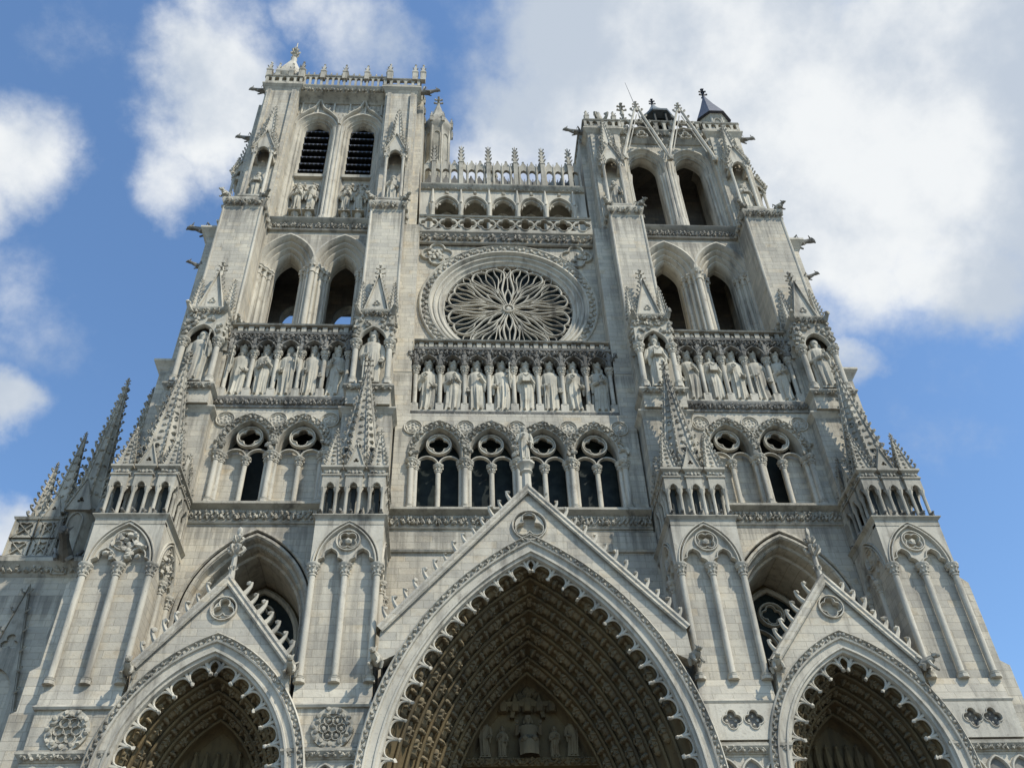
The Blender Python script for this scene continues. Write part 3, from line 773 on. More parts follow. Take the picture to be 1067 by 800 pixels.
# ------------------------------------------------------------------ gallery windows (two lights under a foiled circle)
def gallery_window(cx, y, hw, fill, dark_glass=True):
    """hw = half bay width to the pier axis"""
    z0, zc = 26.55, 29.45
    T = MB()
    w = hw - .2; Rr = w * 1.5; za = zc + .62
    T.ring(cx, za, w, Rr, [(.4, y + .12), (.4, y - .08), (.34, y - .12), (.3, y - .04), (.2, y - .04), (.12, y - .02), (.0, y + .0), (-.06, y + .2), (-.06, y + .7)], .62, 14)
    foliage_path(T, arch(cx, za, w, Rr, .24, 30), y - .06, .16, .17, .11); foliage_path(T, arch(cx, za, w, Rr, .12, 30), y - .03, .2, .1, .1)
    o = obj('gallery_window', T, CARVE, CATH)
    t = MB(); yt = y + .34
    c = w / 2; sw = c * .93
    A = arch(cx, za, w - .04, Rr, 0, 12)
    L1 = [(cx - c - sw, zc)] + trefoil_head(cx - c, zc - .05, sw) + [(cx - c + sw, zc)]
    L2 = [(2 * cx - x, z) for x, z in L1[::-1]]
    cz = zc + 1.3; cr = .6
    for q in (L1, L2): 
        t.bar(arch(cx + (-c if q is L1 else c), zc, sw, sw * 1.02, .03, 10), .12, yt - .08, yt + .1)
    t.bar(circ(cx, cz, cr, 26), .11, yt - .09, yt + .1, True); t.bar(foil(cx, cz, cr * .88, 4, 0, 7, .5), .07, yt - .06, yt + .06, True)
    t.plate(circ(cx, cz, cr, 26), [foil(cx, cz, cr * .88, 4, 0, 7, .5)], yt, yt + .05)
    obj('tracery', t, TRIM, o)
    column(o, cx, yt + .02, z0, zc + .02, .125, .45, .35)
    g = MB()
    g.plate([(A[0][0], z0)] + A + [(A[-1][0], z0)], [], y + (.95 if dark_glass else 1.5), y + 1.0)
    obj('glass', g, GLASS if dark_glass else VOID, o)  # tower bays: near-black sheet paints the dark of unglazed lancets
    for k, f in enumerate(fill):
        if f:
            b = MB(); xa = cx - w if k == 0 else cx + .04; xb = cx - .04 if k == 0 else cx + w
            b.box(xa, xb, y + .62, y + .85, z0, zc + .75); obj('infill', b, WALL, o)
    return o
def gallery_wall(cx, hw, y, bays, hwb, zt):
    B = MB()
    holes = [archhole(c, 30.07, hwb - .2, (hwb - .2) * 1.5, 26.55, 0, 10) for c in bays]
    B.plate(rect(cx - hw, cx + hw, 26.4, zt), holes, y, y + 1.1)
    B.box(cx - hw, cx + hw, y + 2.2, y + 2.4, 26.4, zt)
    w = obj('wall', B, WALL, CATH)
    for i in range(len(bays) + 1):
        x = bays[0] - hwb + i * 2 * hwb; M = MB()
        M.bar(circ(x, 31.6, .44, 22), .09, y - .08, y + .02, True)
        M.bar(foil(x, 31.6, .36, 5, PI / 2), .05, y - .05, y + .02, True); M.blob((x, y, 31.6), .07, .05, .07)
        for k in range(5): M.blob((x + .2 * math.cos(k * 1.257 + 1.57), y - .01, 31.6 + .2 * math.sin(k * 1.257 + 1.57)), .07, .04, .07)
        obj('rosette', M, TRIM, w); M = MB()
        for j in range(6): M.blob((x + RN.uniform(-.25, .25), y - .1, 29.5 + RN.uniform(0, .8)), .14, .12, .14, .3)
        obj('capital_carving', M, CARVE, w)
    for i in range(len(bays) + 1):
        x = bays[0] - hwb + i * 2 * hwb
        for dx in (-.2, 0, .2): 
            if (i == 0 and dx < -.1) or (i == len(bays) and dx > .1): continue
            column(w, x + dx, y - (.06 if dx == 0 else -.12), 26.55, 29.5, .115 if dx else .14, .5, .35)
    return w
gallery_wall(0, 6.05, .5, [-3.87, -1.29, 1.29, 3.87], 1.29, 32.5)
for c in (-3.87, -1.29, 1.29, 3.87): gallery_window(c, .5, 1.29, (0, 0))
gallery_wall(-TX, 3.3, .02, [-TX - 1.26, -TX + 1.26], 1.26, 32.5)
gallery_window(-TX - 1.26, .02, 1.26, (1, 0), False); gallery_window(-TX + 1.26, .02, 1.26, (1, 1), False)
gallery_wall(TX, 3.3, .02, [TX - 1.26, TX + 1.26], 1.26, 32.5)
gallery_window(TX - 1.26, .02, 1.26, (1, 1), False); gallery_window(TX + 1.26, .02, 1.26, (0, 1), False)

def crouch_mesh():
    mb = MB()
    mb.tube([(0, .35, .25), (0, .05, .45), (0, -.3, .5), (0, -.55, .62)], [.26, .34, .3, .2], 8)
    mb.blob((0, -.68, .72), .22, .26, .2, .12); mb.blob((0, -.9, .64), .13, .15, .12)
    for e in (-1, 1):
        mb.tube([(.22 * e, -.3, .4), (.3 * e, -.42, .1), (.26 * e, -.6, -.12)], [.13, .1, .08], 6)
        mb.tube([(.24 * e, .2, .3), (.4 * e, -.02, .2), (.3 * e, .1, -.12)], [.17, .13, .09], 6)
        mb.tube([(.12 * e, -.62, .85), (.2 * e, -.55, 1.0)], [.07, .03], 4)
        mb.tube([(.15 * e, .1, .65), (.34 * e, .3, .9), (.3 * e, .4, .55)], [.1, .08, .04], 5)
    return mesh('crouching_beast', mb, CARVE)
CM = crouch_mesh()
# ------------------------------------------------------------------ gallery of kings
def kings(cx, y, n, sp, hw):
    z0 = 33.05
    B = MB()
    B.box(cx - hw, cx + hw, y + .95, y + 1.15, 32.3, 38.0); B.box(cx - hw, cx + hw, y - .05, y + 1.2, 32.45, z0)
    B.box(cx - hw, cx + hw, y + .05, y + 1.3, 37.3, 37.5)
    B.sweep([(cx - hw, y), (cx + hw, y)], [(-.05, 32.3), (.06, 32.34), (.06, 32.5), (.12, 32.82), (.17, 32.9), (.17, 32.98), (-.1, 33.06)])
    foliage(B, cx - hw, cx + hw, y - .08, 32.46, 32.86, .24, .12)
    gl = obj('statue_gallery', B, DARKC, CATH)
    x0 = cx - n * sp / 2
    A = MB(); sill = 36.25
    out = []
    # canopy plate: a scalloped lower edge of trefoil arches
    low = []
    for i in range(n):
        c = x0 + (i + .5) * sp; w = sp * .4
        low += [(c - w, sill)] + arch(c, sill, w, w * 1.45, 0, 8) + [(c + w, sill)]
    low = [low[0]] + [p for p, q in zip(low[1:], low[:-1]) if math.hypot(p[0] - q[0], p[1] - q[1]) > 1e-4]
    A.plate([(x0 - .1, sill)] + low + [(x0 + n * sp + .1, sill), (x0 + n * sp + .1, 37.35), (x0 - .1, 37.35)], [], y - .04, y + .45)
    for i in range(n):
        c = x0 + (i + .5) * sp; w = sp * .4
        A.bar(arch(c, sill, w, w * 1.45, .03, 9), .11, y - .16, y + .3)
        for q in (-1, 1):      # cusps
            A.blob((c + q * w * .62, y + .05, sill + w * .72), .09, .12, .09)
    for i in range(n + 1):      # tabernacle work in the spandrels
        c = x0 + i * sp
        for z, r, k in ((36.4, .1, 4), (36.62, .14, 6), (36.85, .2, 8), (37.12, .3, 12)):
            for j in range(k):
                A.blob((c + RN.uniform(-1, 1) * r * 1.5, y - .1 + RN.uniform(-.03, .05), z + RN.uniform(-.13, .13)), .09, .1, .1, .35)
        A.lathe(c, y - .06, [(.12, 36.25), (.15, 36.4), (.12, 36.7), (.17, 36.95), (.05, 37.4)], 6)
    foliage(A, x0, x0 + n * sp, y - .12, 36.95, 37.35, .24, .12)
    A.sweep([(x0 - .15, y), (x0 + n * sp + .15, y)], [(-.1, 37.3), (.18, 37.36), (.22, 37.5), (.1, 37.56), (-.1, 37.58)])
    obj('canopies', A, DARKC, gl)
    P = MB()
    m = int(n * sp / .52)
    P.box(x0 - .15, x0 + n * sp + .15, y + .12, y + .35, 37.5, 38.1)
    P.sweep([(x0 - .15, y), (x0 + n * sp + .15, y)], [(-.3, 38.0), (.16, 38.04), (.2, 38.12), (.12, 38.2), (-.3, 38.22)])
    for i in range(m):
        x = x0 + (i + .5) * n * sp / m
        P.box(x - .13, x + .13, y - .06, y + .14, 37.56, 38.0)
    for i in range(m + 1):
        x = x0 + i * n * sp / m
        P.blob((x, y + .04, 37.8), .12, .08, .16, .3)
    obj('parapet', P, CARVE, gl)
    for i in range(n + 1):
        c = x0 + i * sp
        b = MB(); b.box(c - .2, c + .2, y - .06, y + .42, z0, z0 + .55); obj('column_block', b, TRIM, gl)
        column(gl, c, y + .12, z0 + .5, sill + .02, .12, .52, .14)
    if cx:
        link('crouching_beast', CM, gl, (cx + (-1 if cx < 0 else 1) * (n * sp / 2 - .1), y + .1, 38.2), 0, .55)
    return [x0 + (i + .5) * sp for i in range(n)], z0
poses = {'chest': 'hand on chest', 'sceptre_l': 'sceptre raised left', 'sceptre_r': 'sceptre raised right', 'fold': 'folded forearms', 'book': 'a book', 'low': 'a low staff', 'mantle': 'one hanging arm'}
ORD = ['leftmost', 'second', 'third', 'fourth', 'fifth', 'sixth', 'seventh', 'rightmost']
def king(x, y, z, seed, pose, lab, hat=False, turn=0.0, slim=1.0, h=3.55, crown=True, beard=True, foot=False, name='king_statue', group='stone kings of the galleries', cat='statue'):
    o = obj(name, robed(h, seed, pose, crown, beard, turn, slim, foot, hat), STAT, None, loc=(x, y, z + .12))
    b = None
    return tag(o, lab, cat, group)
xs, z0 = kings(0, 1.0, 8, 1.3, 5.4)
cen = [('chest', 1), ('fold', 0), ('mantle', 1), ('sceptre_r', 0), ('book', 1), ('low', 0), ('chest', 1), ('fold', 1)]
for i, x in enumerate(xs):
    ps, bd = cen[i]
    pos = ORD[i] if i in (0, 7) else ORD[i] + ' from left'
    king(x, 1.36, z0, 100 + i, ps, 'stone king with %s, %s of eight under the rose' % (poses[ps], pos), turn=RN.uniform(-.3, .3), slim=RN.uniform(.94, 1.04), foot=i == 3, beard=bool(bd))
xs, z0 = kings(-TX, .0, 5, 1.22, 3.25)
lef = ['sceptre_l', 'fold', 'sceptre_r', 'low', 'chest']
for i, x in enumerate(xs):
    pos = 'leftmost' if i == 0 else 'rightmost' if i == 4 else ORD[i] + ' from left'
    king(x, .36, z0, 200 + i, lef[i], 'stone king with %s, %s of five on taller tower' % (poses[lef[i]], pos), turn=RN.uniform(-.4, .3), crown=i != 2, hat=i == 2, slim=RN.uniform(.92, 1.02))
xs, z0 = kings(TX, .0, 5, 1.22, 3.25)
rig = ['mantle', 'book', 'chest', 'low', 'fold']
for i, x in enumerate(xs):
    pos = 'leftmost' if i == 0 else 'rightmost' if i == 4 else ORD[i] + ' from left'
    king(x, .36, z0, 300 + i, rig[i], 'stone king with %s, %s of five on shorter tower' % (poses[rig[i]], pos), turn=RN.uniform(-.4, .3), beard=i != 0, slim=RN.uniform(.92, 1.02))

# ------------------------------------------------------------------ tabernacle pinnacles on the portal piers (one mesh, four places)
def pinn_mesh():
    mb = MB()
    H = 1.42
    for ix in (-1, 0, 1):
        for iy in (-1, 0, 1):
            if ix == 0 and iy == 0: continue
            x, y = ix * .98, iy * .92; a = .36
            for dx in (-1, 1):
                for dy in (-1, 1):
                    mb.lathe(x + dx * .27, y + dy * .27, [(.12, 0), (.12, .08), (.075, .16), (.075, H - .25), (.14, H - .05), (.14, H)], 8)
            if True:
                mb.cur = 2; mb.box(x - .1, x + .1, y - .1, y + .1, .02, H + .3); mb.cur = 0  # near-black core paints the dark gap between the four shafts
            # head block with a small arch on each face
            for r in range(4):
                mb.m = Matrix.Translation((x, y, 0)) @ Matrix.Rotation(r * PI / 2, 4, 'Z')
                low = arch(0, H - .02, .17, .26, 0, 5)
                aw = a if r % 2 == 0 else a - .145
                mb.plate([(-aw, H - .02)] + low + [(aw, H - .02), (aw, H + .62), (-aw, H + .62)], [], -a, -a + .14)
                mb.bar(arch(0, H - .02, .17, .26, .02, 5), .06, -a - .05, -a + .05)
                for j in range(4): mb.blob((-.24 + j * .16, -a - .02, H + .77), .085, .07, .09, .3)
                mb.m = None
            mb.box(x - a + .02, x + a - .02, y - a + .02, y + a - .02, H + .55, H + 1.0)
            sq = [(x - a, y - a), (x + a, y - a), (x + a, y + a), (x - a, y + a)]
            mb.sweep(sq, [(-.02, H + .58), (.05, H + .6), (.05, H + .66), (0, H + .68)], True)
            mb.sweep(sq, [(-.02, H + .9), (.1, H + 1.0), (.1, H + 1.1), (-.05, H + 1.12)], True)
            mb.box(x - a, x + a, y - a, y + a, H + .98, H + 1.1)
            zt = H + 1.1
            if ix and iy:
                spire(mb, x, y, zt, zt + 1.95, .4, 4, 7, .26, PI / 4, True, .06)
                for k in range(4):
                    for i in range(6):
                        t = .1 + i * .13; q = .28 * (1 - t); mb.blob((x + q * math.cos(k * PI / 2), y + q * math.sin(k * PI / 2), zt + 1.95 * t), .1, .1, .08, .3)
            else:
                mb.m = Matrix.Translation((x, y, 0)) @ Matrix.Rotation({(0, -1): 0, (1, 0): PI / 2, (0, 1): PI, (-1, 0): -PI / 2}[(ix, iy)], 4, 'Z')
                mb.plate([(-.38, zt), (.38, zt), (0, zt + 1.2)], [foil(0, zt + .36, .13, 3, PI / 2, 5)], -.3, -.12, True)
                mb.bar([(-.4, zt), (0, zt + 1.24), (.4, zt)], .09, -.36, -.1)
                for e in (-1, 1):
                    for q in (.25, .5, .75): crocket(mb, (e * .4 * (1 - q), -.22, zt + 1.24 * q), (e, 0, .3), (0, 0, 1), .17, 4)
                mb.tube([(0, -.22, zt + 1.2), (0, -.22, zt + 1.5)], [.05, .03], 4); mb.blob((0, -.22, zt + 1.5), .1)
                mb.m = None
    mb.box(-1.2, 1.2, -1.14, 1.14, H + .12, H + 1.02)
    mb.lathe(0, 0, [(.98, 0), (.95, 2.4), (1.06, 2.5), (1.06, 2.62)], 8, PI / 8)
    spire(mb, 0, 0, 2.6, 9.4, 1.06, 8, 15, .28, PI / 8, True, .075)
    # scale pattern and near-black blobs painting the dark of openings on the spire faces
    for k in range(8):
        a = k * PI / 4; c, s = math.cos(a), math.sin(a)
        for i, t in enumerate((.2, .34, .48, .6)):
            r = 1.06 * math.cos(PI / 8) * (1 - t)
            if i in (0, 2):
                mb.cur = 2; mb.blob((c * (r + .0), s * (r + .0), 2.6 + 6.8 * t), .11, .11, .15, 0); mb.cur = 0
        for i in range(12):
            t = .08 + i * .065; r = 1.06 * math.cos(PI / 8) * (1 - t)
            mb.blob((c * r, s * r, 2.6 + 6.8 * t), .07 + .1 * (1 - t), .07 + .1 * (1 - t), .09, .25)
    return mesh('pinnacle', mb, [CARVE, CARVE, VOID])
PM = pinn_mesh()
def claw(mb, x0, x1, y, z):     # little curled beasts and leaves on a ledge
    n = int((x1 - x0) / .4)
    for i in range(n + 1):
        x = x0 + i * (x1 - x0) / max(1, n)
        mb.blob((x, y, z + .1), .12, .14, .13, .3); mb.blob((x, y - .14, z + .14), .07, .1, .07, .3)
def gargoyle_mesh():
    mb = MB()
    pts = [(0, .5, 0), (0, 0, .02), (0, -.5, .1), (0, -.85, .24), (0, -1.1, .3), (0, -1.38, .26)]
    mb.tube(pts, [.24, .25, .2, .14, .17, .09], 8)
    mb.blob((0, -1.16, .34), .19, .2, .17, .1)
    for e in (-1, 1):
        mb.tube([(.1 * e, -1.08, .44), (.18 * e, -.98, .62)], [.06, .02], 4)
        mb.tube([(.18 * e, -.15, 0), (.24 * e, -.45, -.12), (.16 * e, -.55, -.3)], [.1, .07, .06], 5)
        mb.tube([(.2 * e, .1, .1), (.42 * e, -.1, .32), (.3 * e, -.2, .1)], [.1, .06, .03], 5)
    mb.tube([(0, -1.3, .2), (0, -1.42, .14)], [.07, .05], 5)
    return mesh('gargoyle', mb, DARKC)
GM = gargoyle_mesh()
def gargoyle(parent, x, y, z, rz, s=1.0): return link('gargoyle', GM, parent, (x, y, z), rz, s)

for x, y, rz, pt_ in ((-5.85, -3.4, -.3, PC[0]), (5.88, -3.4, .3, PC[0]), (-TX - 2.9, -3.3, .1, PL[0]), (-TX + 2.82, -3.3, .0, PL[0]), (TX - 2.75, -3.3, -.1, PR[0]), (TX + 2.95, -3.3, .8, PR[0])):
    link('crouching_beast', CM, pt_, (x, y, 16.9 if abs(x) > 7 else 17.15), rz, .6)

# ------------------------------------------------------------------ buttresses
NICHE_LAB = {}
for s in (-1, 1):
    for kind in ('inner', 'outer'):
        xc = s * (XI if kind == 'inner' else XO)
        px = s * (XI if kind == 'inner' else 16.15)
        hw = 1.2; uw = 1.0 if kind == 'inner' else 1.14
        B = MB()
        B.box(xc - hw, xc + hw, -.6, 3, 23.9, 31.9)
        B.box(xc - hw + .12, xc + hw - .12, -.95, 3, 31.85, 32.7)
        B.box(xc - uw, xc + uw, 0.0, 6.0, 32.6, 48.6)
        if kind == 'inner':     # the pilaster beside the rose bay
            a, b = sorted((s * 5.42, s * 6.4)); B.box(a, b, .92, 6, 23.0, 48.2)
            a2, b2 = sorted((s * 5.3, s * 6.5)); B.sweep([(a2 + .1, .92), (b2 - .1, .92)], [(-.05, 35.5), (.1, 35.56), (.14, 35.66), (-.02, 35.85)])
            B.box(a - .05, b + .05, .8, 1.0, 23.0, 35.55)
        else:
            a, b = sorted((s * 17.2, s * 17.95)); B.box(a, b, .8, 4.2, 24, 46.6)
            a, b = sorted((s * 17.2, s * 18.4)); B.box(a, b, .9, 4.1, 18, 36.0)
        bt = obj('buttress', B, WALL, CATH)
        # corner rolls
        Rl = MB()
        for e in (-1, 1):
            Rl.lathe(xc + e * (uw - .02), .02, [(.085, 38.2), (.085, 48.4)], 8)
        obj('corner_shafts', Rl, TRIM, bt)
        C = MB()
        cornice(C, front3(xc - hw, xc + hw, -.6, 2.5), 31.5, 31.9, .2)
        C.box(xc - hw - .1, xc + hw + .1, -.7, 2.4, 31.78, 31.9)
        obj('cornice', C, TRIM, bt); C = MB()
        cornice(C, front3(xc - 1.05, xc + 1.05, -.95, .5), 32.6, 33.1, .2); C.box(xc - 1.05, xc + 1.05, -.95, .5, 32.6, 33.09)
        foliage(C, xc - 1.1, xc + 1.1, -1.06, 32.66, 32.95, .28, .12)
        obj('niche_base', C, CARVE, bt); C = MB()
        if kind == 'outer':
            q = [(s * 17.2, .9), (s * 18.4, .9), (s * 18.4, 4.1)] if s > 0 else [(s * 18.4, 4.1), (s * 18.4, .9), (s * 17.2, .9)]
            cornice(C, q, 35.6, 36.3, .34); C.box(*sorted((s * 17.2, s * 18.45)), .85, 4.1, 36.1, 36.28)
            obj('flank_cornice', C, TRIM, bt); C = MB()
            q = [(s * 17.2, .8), (s * 17.95, .8), (s * 17.95, 4.1)] if s > 0 else [(s * 17.95, 4.1), (s * 17.95, .8), (s * 17.2, .8)]
            cornice(C, q, 46.4, 47.2, .4); C.box(*sorted((s * 17.2, s * 18.0)), .8, 4.1, 46.9, 47.15)
            obj('flank_cornice', C, TRIM, bt)
        # pinnacle cluster on the pier below
        L_ = MB(); claw(L_, px - 1.25, px + 1.25, -3.0, 23.98)
        for sd_ in (-1, 1):
            for i in range(5): L_.blob((px + sd_ * 1.4, -2.6 + i * .55, 24.05), .14, .16, .14, .3)
        obj('ledge_carving', L_, DARKC, bt)
        link('pinnacle', PM, bt, (px, -1.72, 23.97))
        # hanging carved string on the inner flank, stepping up to the frieze
        # king niche
        Nn = MB(); y = -1.02; zc = 36.1
        Nn.box(xc - .95, xc + .95, -.12, .05, 33.1, 38.2)
        for r, (xx, yy, ww) in enumerate(((xc, y, .66), (xc + 1.0, -.5, .36), (xc - 1.0, -.5, .36))):
            Nn.m = Matrix.Translation((xx, yy, 0)) @ Matrix.Rotation((0, PI / 2, -PI / 2)[r], 4, 'Z')
            full = 1.0 if r == 0 else .5
            low = arch(0, zc, ww, ww * 1.5, 0, 8)
            Nn.plate([(-full, zc)] + low + [(full, zc), (full, 38.0), (-full, 38.0)], [], -.02, .2)
            Nn.bar(arch(0, zc, ww, ww * 1.5, .03, 8), .12, -.12, .1)
            for i in range(46 if r == 0 else 22):
                bx = RN.uniform(-full, full); bz = RN.uniform(36.3, 37.9)
                if (bx / ww) ** 2 + ((bz - zc) / 1.15) ** 2 > 1.1: Nn.blob((bx, -.05, bz), .12, .12, .12, .3)
            Nn.m = None
        Nn.box(xc - .98, xc + .98, y + .05, .0, 37.7, 38.2)
        cornice(Nn, front3(xc - .96, xc + .96, y - .02, .0), 38.05, 38.4, .13)
        Nn.box(xc - 1.0, xc + 1.0, y - .06, .0, 38.2, 38.38)
        foliage(Nn, xc - .95, xc + .95, y - .1, 37.85, 38.2, .24, .14)
        for e in (-1, 1):       # corner beasts
            Nn.tube([(xc + e * .75, y + .1, 37.95), (xc + e * .9, y - .15, 38.1), (xc + e * 1.0, y - .36, 38.3)], [.16, .16, .1], 6); Nn.blob((xc + e * 1.0, y - .36, 38.35), .15, None, None, .3)
        nn = obj('niche', Nn, CARVE, bt)
        for e in (-1, 1): column(nn, xc + e * .86, y + .12, 33.1, zc + .02, .15, .55, .5)
        Gb = MB()
        Gb.plate([(xc - .62, 38.38), (xc + .62, 38.38), (xc, 41.3)], [], -.85, -.0, True)
        Gb.bar(foil(xc, 39.1, .2, 3, PI / 2, 5), .05, -.9, -.8, True)
        Gb.bar([(xc - .68, 38.34), (xc, 41.45), (xc + .68, 38.34)], .12, -.98, -.3)
        for e in (-1, 1):
            for i in range(9):
                t = (i + .5) / 9; crocket(Gb, (xc + e * .68 * (1 - t), -.66, 38.34 + 3.1 * t), (e, 0, .25), (0, 0, 1), .24, 4)
            spire(Gb, xc + e * .88, -.6, 38.38, 40.7, .2, 4, 8, .27, PI / 4, True, .05)
        cross_finial(Gb, xc, -.6, 41.35, 1.15)
        obj('niche_gable', Gb, TRIM, nn)
        side = 'left' if s < 0 else 'right'
        lab = {('inner', -1): 'stone king with a staff, alone in the niche left of the rose', ('inner', 1): 'stone king with a book, alone in the niche right of the rose',
               ('outer', -1): 'stone king with raised sceptre in the far left niche', ('outer', 1): 'stone king with folded forearms in the far right niche'}[(kind, s)]
        king(xc, -.72, 33.1, 400 + (kind == 'outer') * 7 + s, {('inner', -1): 'low', ('inner', 1): 'book', ('outer', -1): 'sceptre_r', ('outer', 1): 'fold'}[(kind, s)], lab, crown=kind == 'inner', turn=-.2 * s, h=3.6)
        # cap with carved frieze and gargoyles
        K = MB(); f3 = front3(xc - uw, xc + uw, 0, 3.4)
        cornice(K, f3, 48.4, 49.3, .17); K.box(xc - uw - .1, xc + uw + .1, -.1, 3.4, 49.1, 49.28)
        foliage(K, xc - uw - .05, xc + uw + .05, -.14, 48.45, 48.95, .32, .14)
        for e in (-1, 1):
            for i in range(5): K.blob((xc + e * (uw + .14), .3 + i * .5, 48.7), .14, .17, .17, .3)
        obj('capping', K, CARVE, bt)
        for e in (-1, 1): link('crouching_beast', CM, bt, (xc + e * (uw - .02), -.05, 49.2), e * PI / 4, .6)
        if kind == 'outer':
            gargoyle(bt, s * 18.0, 1.0, 47.2, s * PI / 2, 1.0); gargoyle(bt, s * 17.9, .95, 43.9, s * PI / 2 * .8, .6)

# ------------------------------------------------------------------ rose bay
B = MB(); RZ = 42.3
B.plate(rect(-5.45, 5.45, 37.4, 48.2), [circ(0, RZ, 5.2, 64)], 2.02, 2.5)
obj('wall', B, WALL, CATH)
B = MB()
prof = [(5.3, 2.04), (5.28, 1.9), (5.2, 1.86), (5.12, 1.96), (4.78, 1.98), (4.72, 1.9), (4.62, 1.88), (4.55, 2.0), (4.48, 2.12), (4.42, 2.05), (4.33, 2.05), (4.27, 2.18), (4.18, 2.24), (4.12, 2.18), (4.04, 2.2), (3.98, 2.32), (3.9, 2.36), (3.9, 2.95)]
B.grid([[(r * math.cos(2 * PI * i / 96), y, RZ + r * math.sin(2 * PI * i / 96)) for i in range(97)] for r, y in prof])
rose = obj('rose_window', B, TRIM, CATH)
F = MB(); foliage_path(F, circ(0, RZ, 4.95, 90) + [(4.95, RZ)], 1.93, .24, .22, .1); obj('leaf_band', F, CARVE, rose)
T = MB(); yt = 2.42
def pol(r, deg): a = math.radians(90 - deg); return (r * math.cos(a), RZ + r * math.sin(a))
def rb(cp, wd, n=6):
    wd *= .8
    T.bar(spline([pol(r, d) for r, d in cp], n), wd, yt - .05 + (.14 - wd) * .5, yt + .09)
T.bar(circ(0, RZ, 3.86, 64), .16, yt - .06, yt + .25, True)
for k in range(8):
    b = 45 * k
    c = b + 22.5
    for s in (-1, 1):
        rb([(.3, b), (.8, b + s * 12), (1.25, b + s * 8), (1.8, b)], .12)                      # almond by the hub
        rb([(.75, c + s * 9), (1.3, c + s * 10), (1.8, c + s * 11.5), (2.4, c + s * 16.5), (2.95, c + s * 19), (3.35, c + s * 17.5), (3.62, c + s * 11), (3.6, c + s * 4), (3.45, c)], .16)   # leaf outline
        rb([(1.35, c), (1.8, c + s * 3), (2.3, c + s * 8.5), (2.75, c + s * 11), (3.2, c + s * 9), (3.55, c + s * 9)], .10)    # inner branch
        rb([(1.2, c + s * 9.5), (1.65, c + s * 5.5), (2.05, c + s * 6)], .08)
        rb([(2.3, c + s * 8.5), (2.6, c + s * 14), (2.95, c + s * 15), (3.35, c + s * 17)], .07)
        rb([(1.9, c), (2.4, c + s * 3.4), (2.9, c + s * 3.8), (3.45, c)], .08)
        rb([(2.75, b + s * 2.2), (3.15, b + s * .6), (3.5, b + s * 3.6), (3.82, b)], .08)           # tear at the rim
        rb([(3.62, c + s * 11), (3.74, c + s * 13), (3.84, c + s * 11)], .07)
        rb([(3.45, c), (3.68, c + s * 3), (3.84, c + s * 1)], .07)
    rb([(.3, c), (.9, c), (1.4, c), (1.95, c)], .10)
    rb([(1.8, b), (2.3, b), (2.8, b)], .10)
T.bar(circ(0, RZ, .3, 16), .14, yt - .12, yt + .2, True); T.blob((0, yt, RZ), .22, .15, .22, .05)
obj('tracery', T, TRIM, rose)
G = MB(); G.plate(circ(0, RZ, 4.0, 48), [], yt + .3, yt + .34); obj('glass', G, GLASS, rose)
for s in (-1, 1):
    B = MB(); x, z = s * 4.3, 46.6
    f = foil(x, z, .95, 4, 0, 8); B.bar(f, .16, 1.84, 2.06, True)
    B.plate(foil(x, z, .86, 4, 0, 8), [], 1.99, 2.03)
    for i in range(12): B.blob((x + RN.uniform(-.55, .55), 1.92, z + RN.uniform(-.35, .35)), .17, .12, .17, .3)
    obj('spandrel_quatrefoil', B, CARVE, rose)
# frieze over the rose, pierced balustrade
B = MB(); B.box(-5.5, 5.5, 1.85, 2.6, 47.65, 48.6)
B.sweep([(-5.6, 1.85), (5.6, 1.85)], [(-.05, 47.5), (.06, 47.56), (.1, 47.66), (.03, 47.75), (.03, 48.3), (.14, 48.45), (.2, 48.5), (.2, 48.62), (-.1, 48.66)])
foliage(B, -5.5, 5.5, 1.76, 47.75, 48.35, .4, .14)
obj('brown_frieze', B, BROWN, CATH)
def pierced(x0, x1, y, z0, z1, n, mat, parent, name='balustrade'):
    B = MB(); sp = (x1 - x0) / n; zc = (z0 + z1) / 2; h = z1 - z0
    holes = []
    for i in range(n):
        c = x0 + (i + .5) * sp
        holes.append(foil(c, zc, min(sp, h) * .43, 4, 0, 6))
        if i:
            q = x0 + i * sp
            for e in (-1, 1): holes.append([(q, zc + e * h * .14), (q + .16 * sp, zc + e * h * .36), (q - .16 * sp, zc + e * h * .36)])
    B.plate(rect(x0, x1, z0, z1), holes, y, y + .2, True)
    for i in range(n): B.bar(foil(x0 + (i + .5) * sp, zc, min(sp, h) * .45, 4, 0, 6), .09, y - .06, y + .1, True)
    B.sweep([(x0, y), (x1, y)], [(-.3, z1 - .08), (.08, z1 - .05), (.14, z1 + .06), (.05, z1 + .16), (-.3, z1 + .18)])
    return obj(name, B, mat, parent)
pierced(-5.5, 5.5, 1.68, 48.66, 50.0, 9, CARVE, CATH)

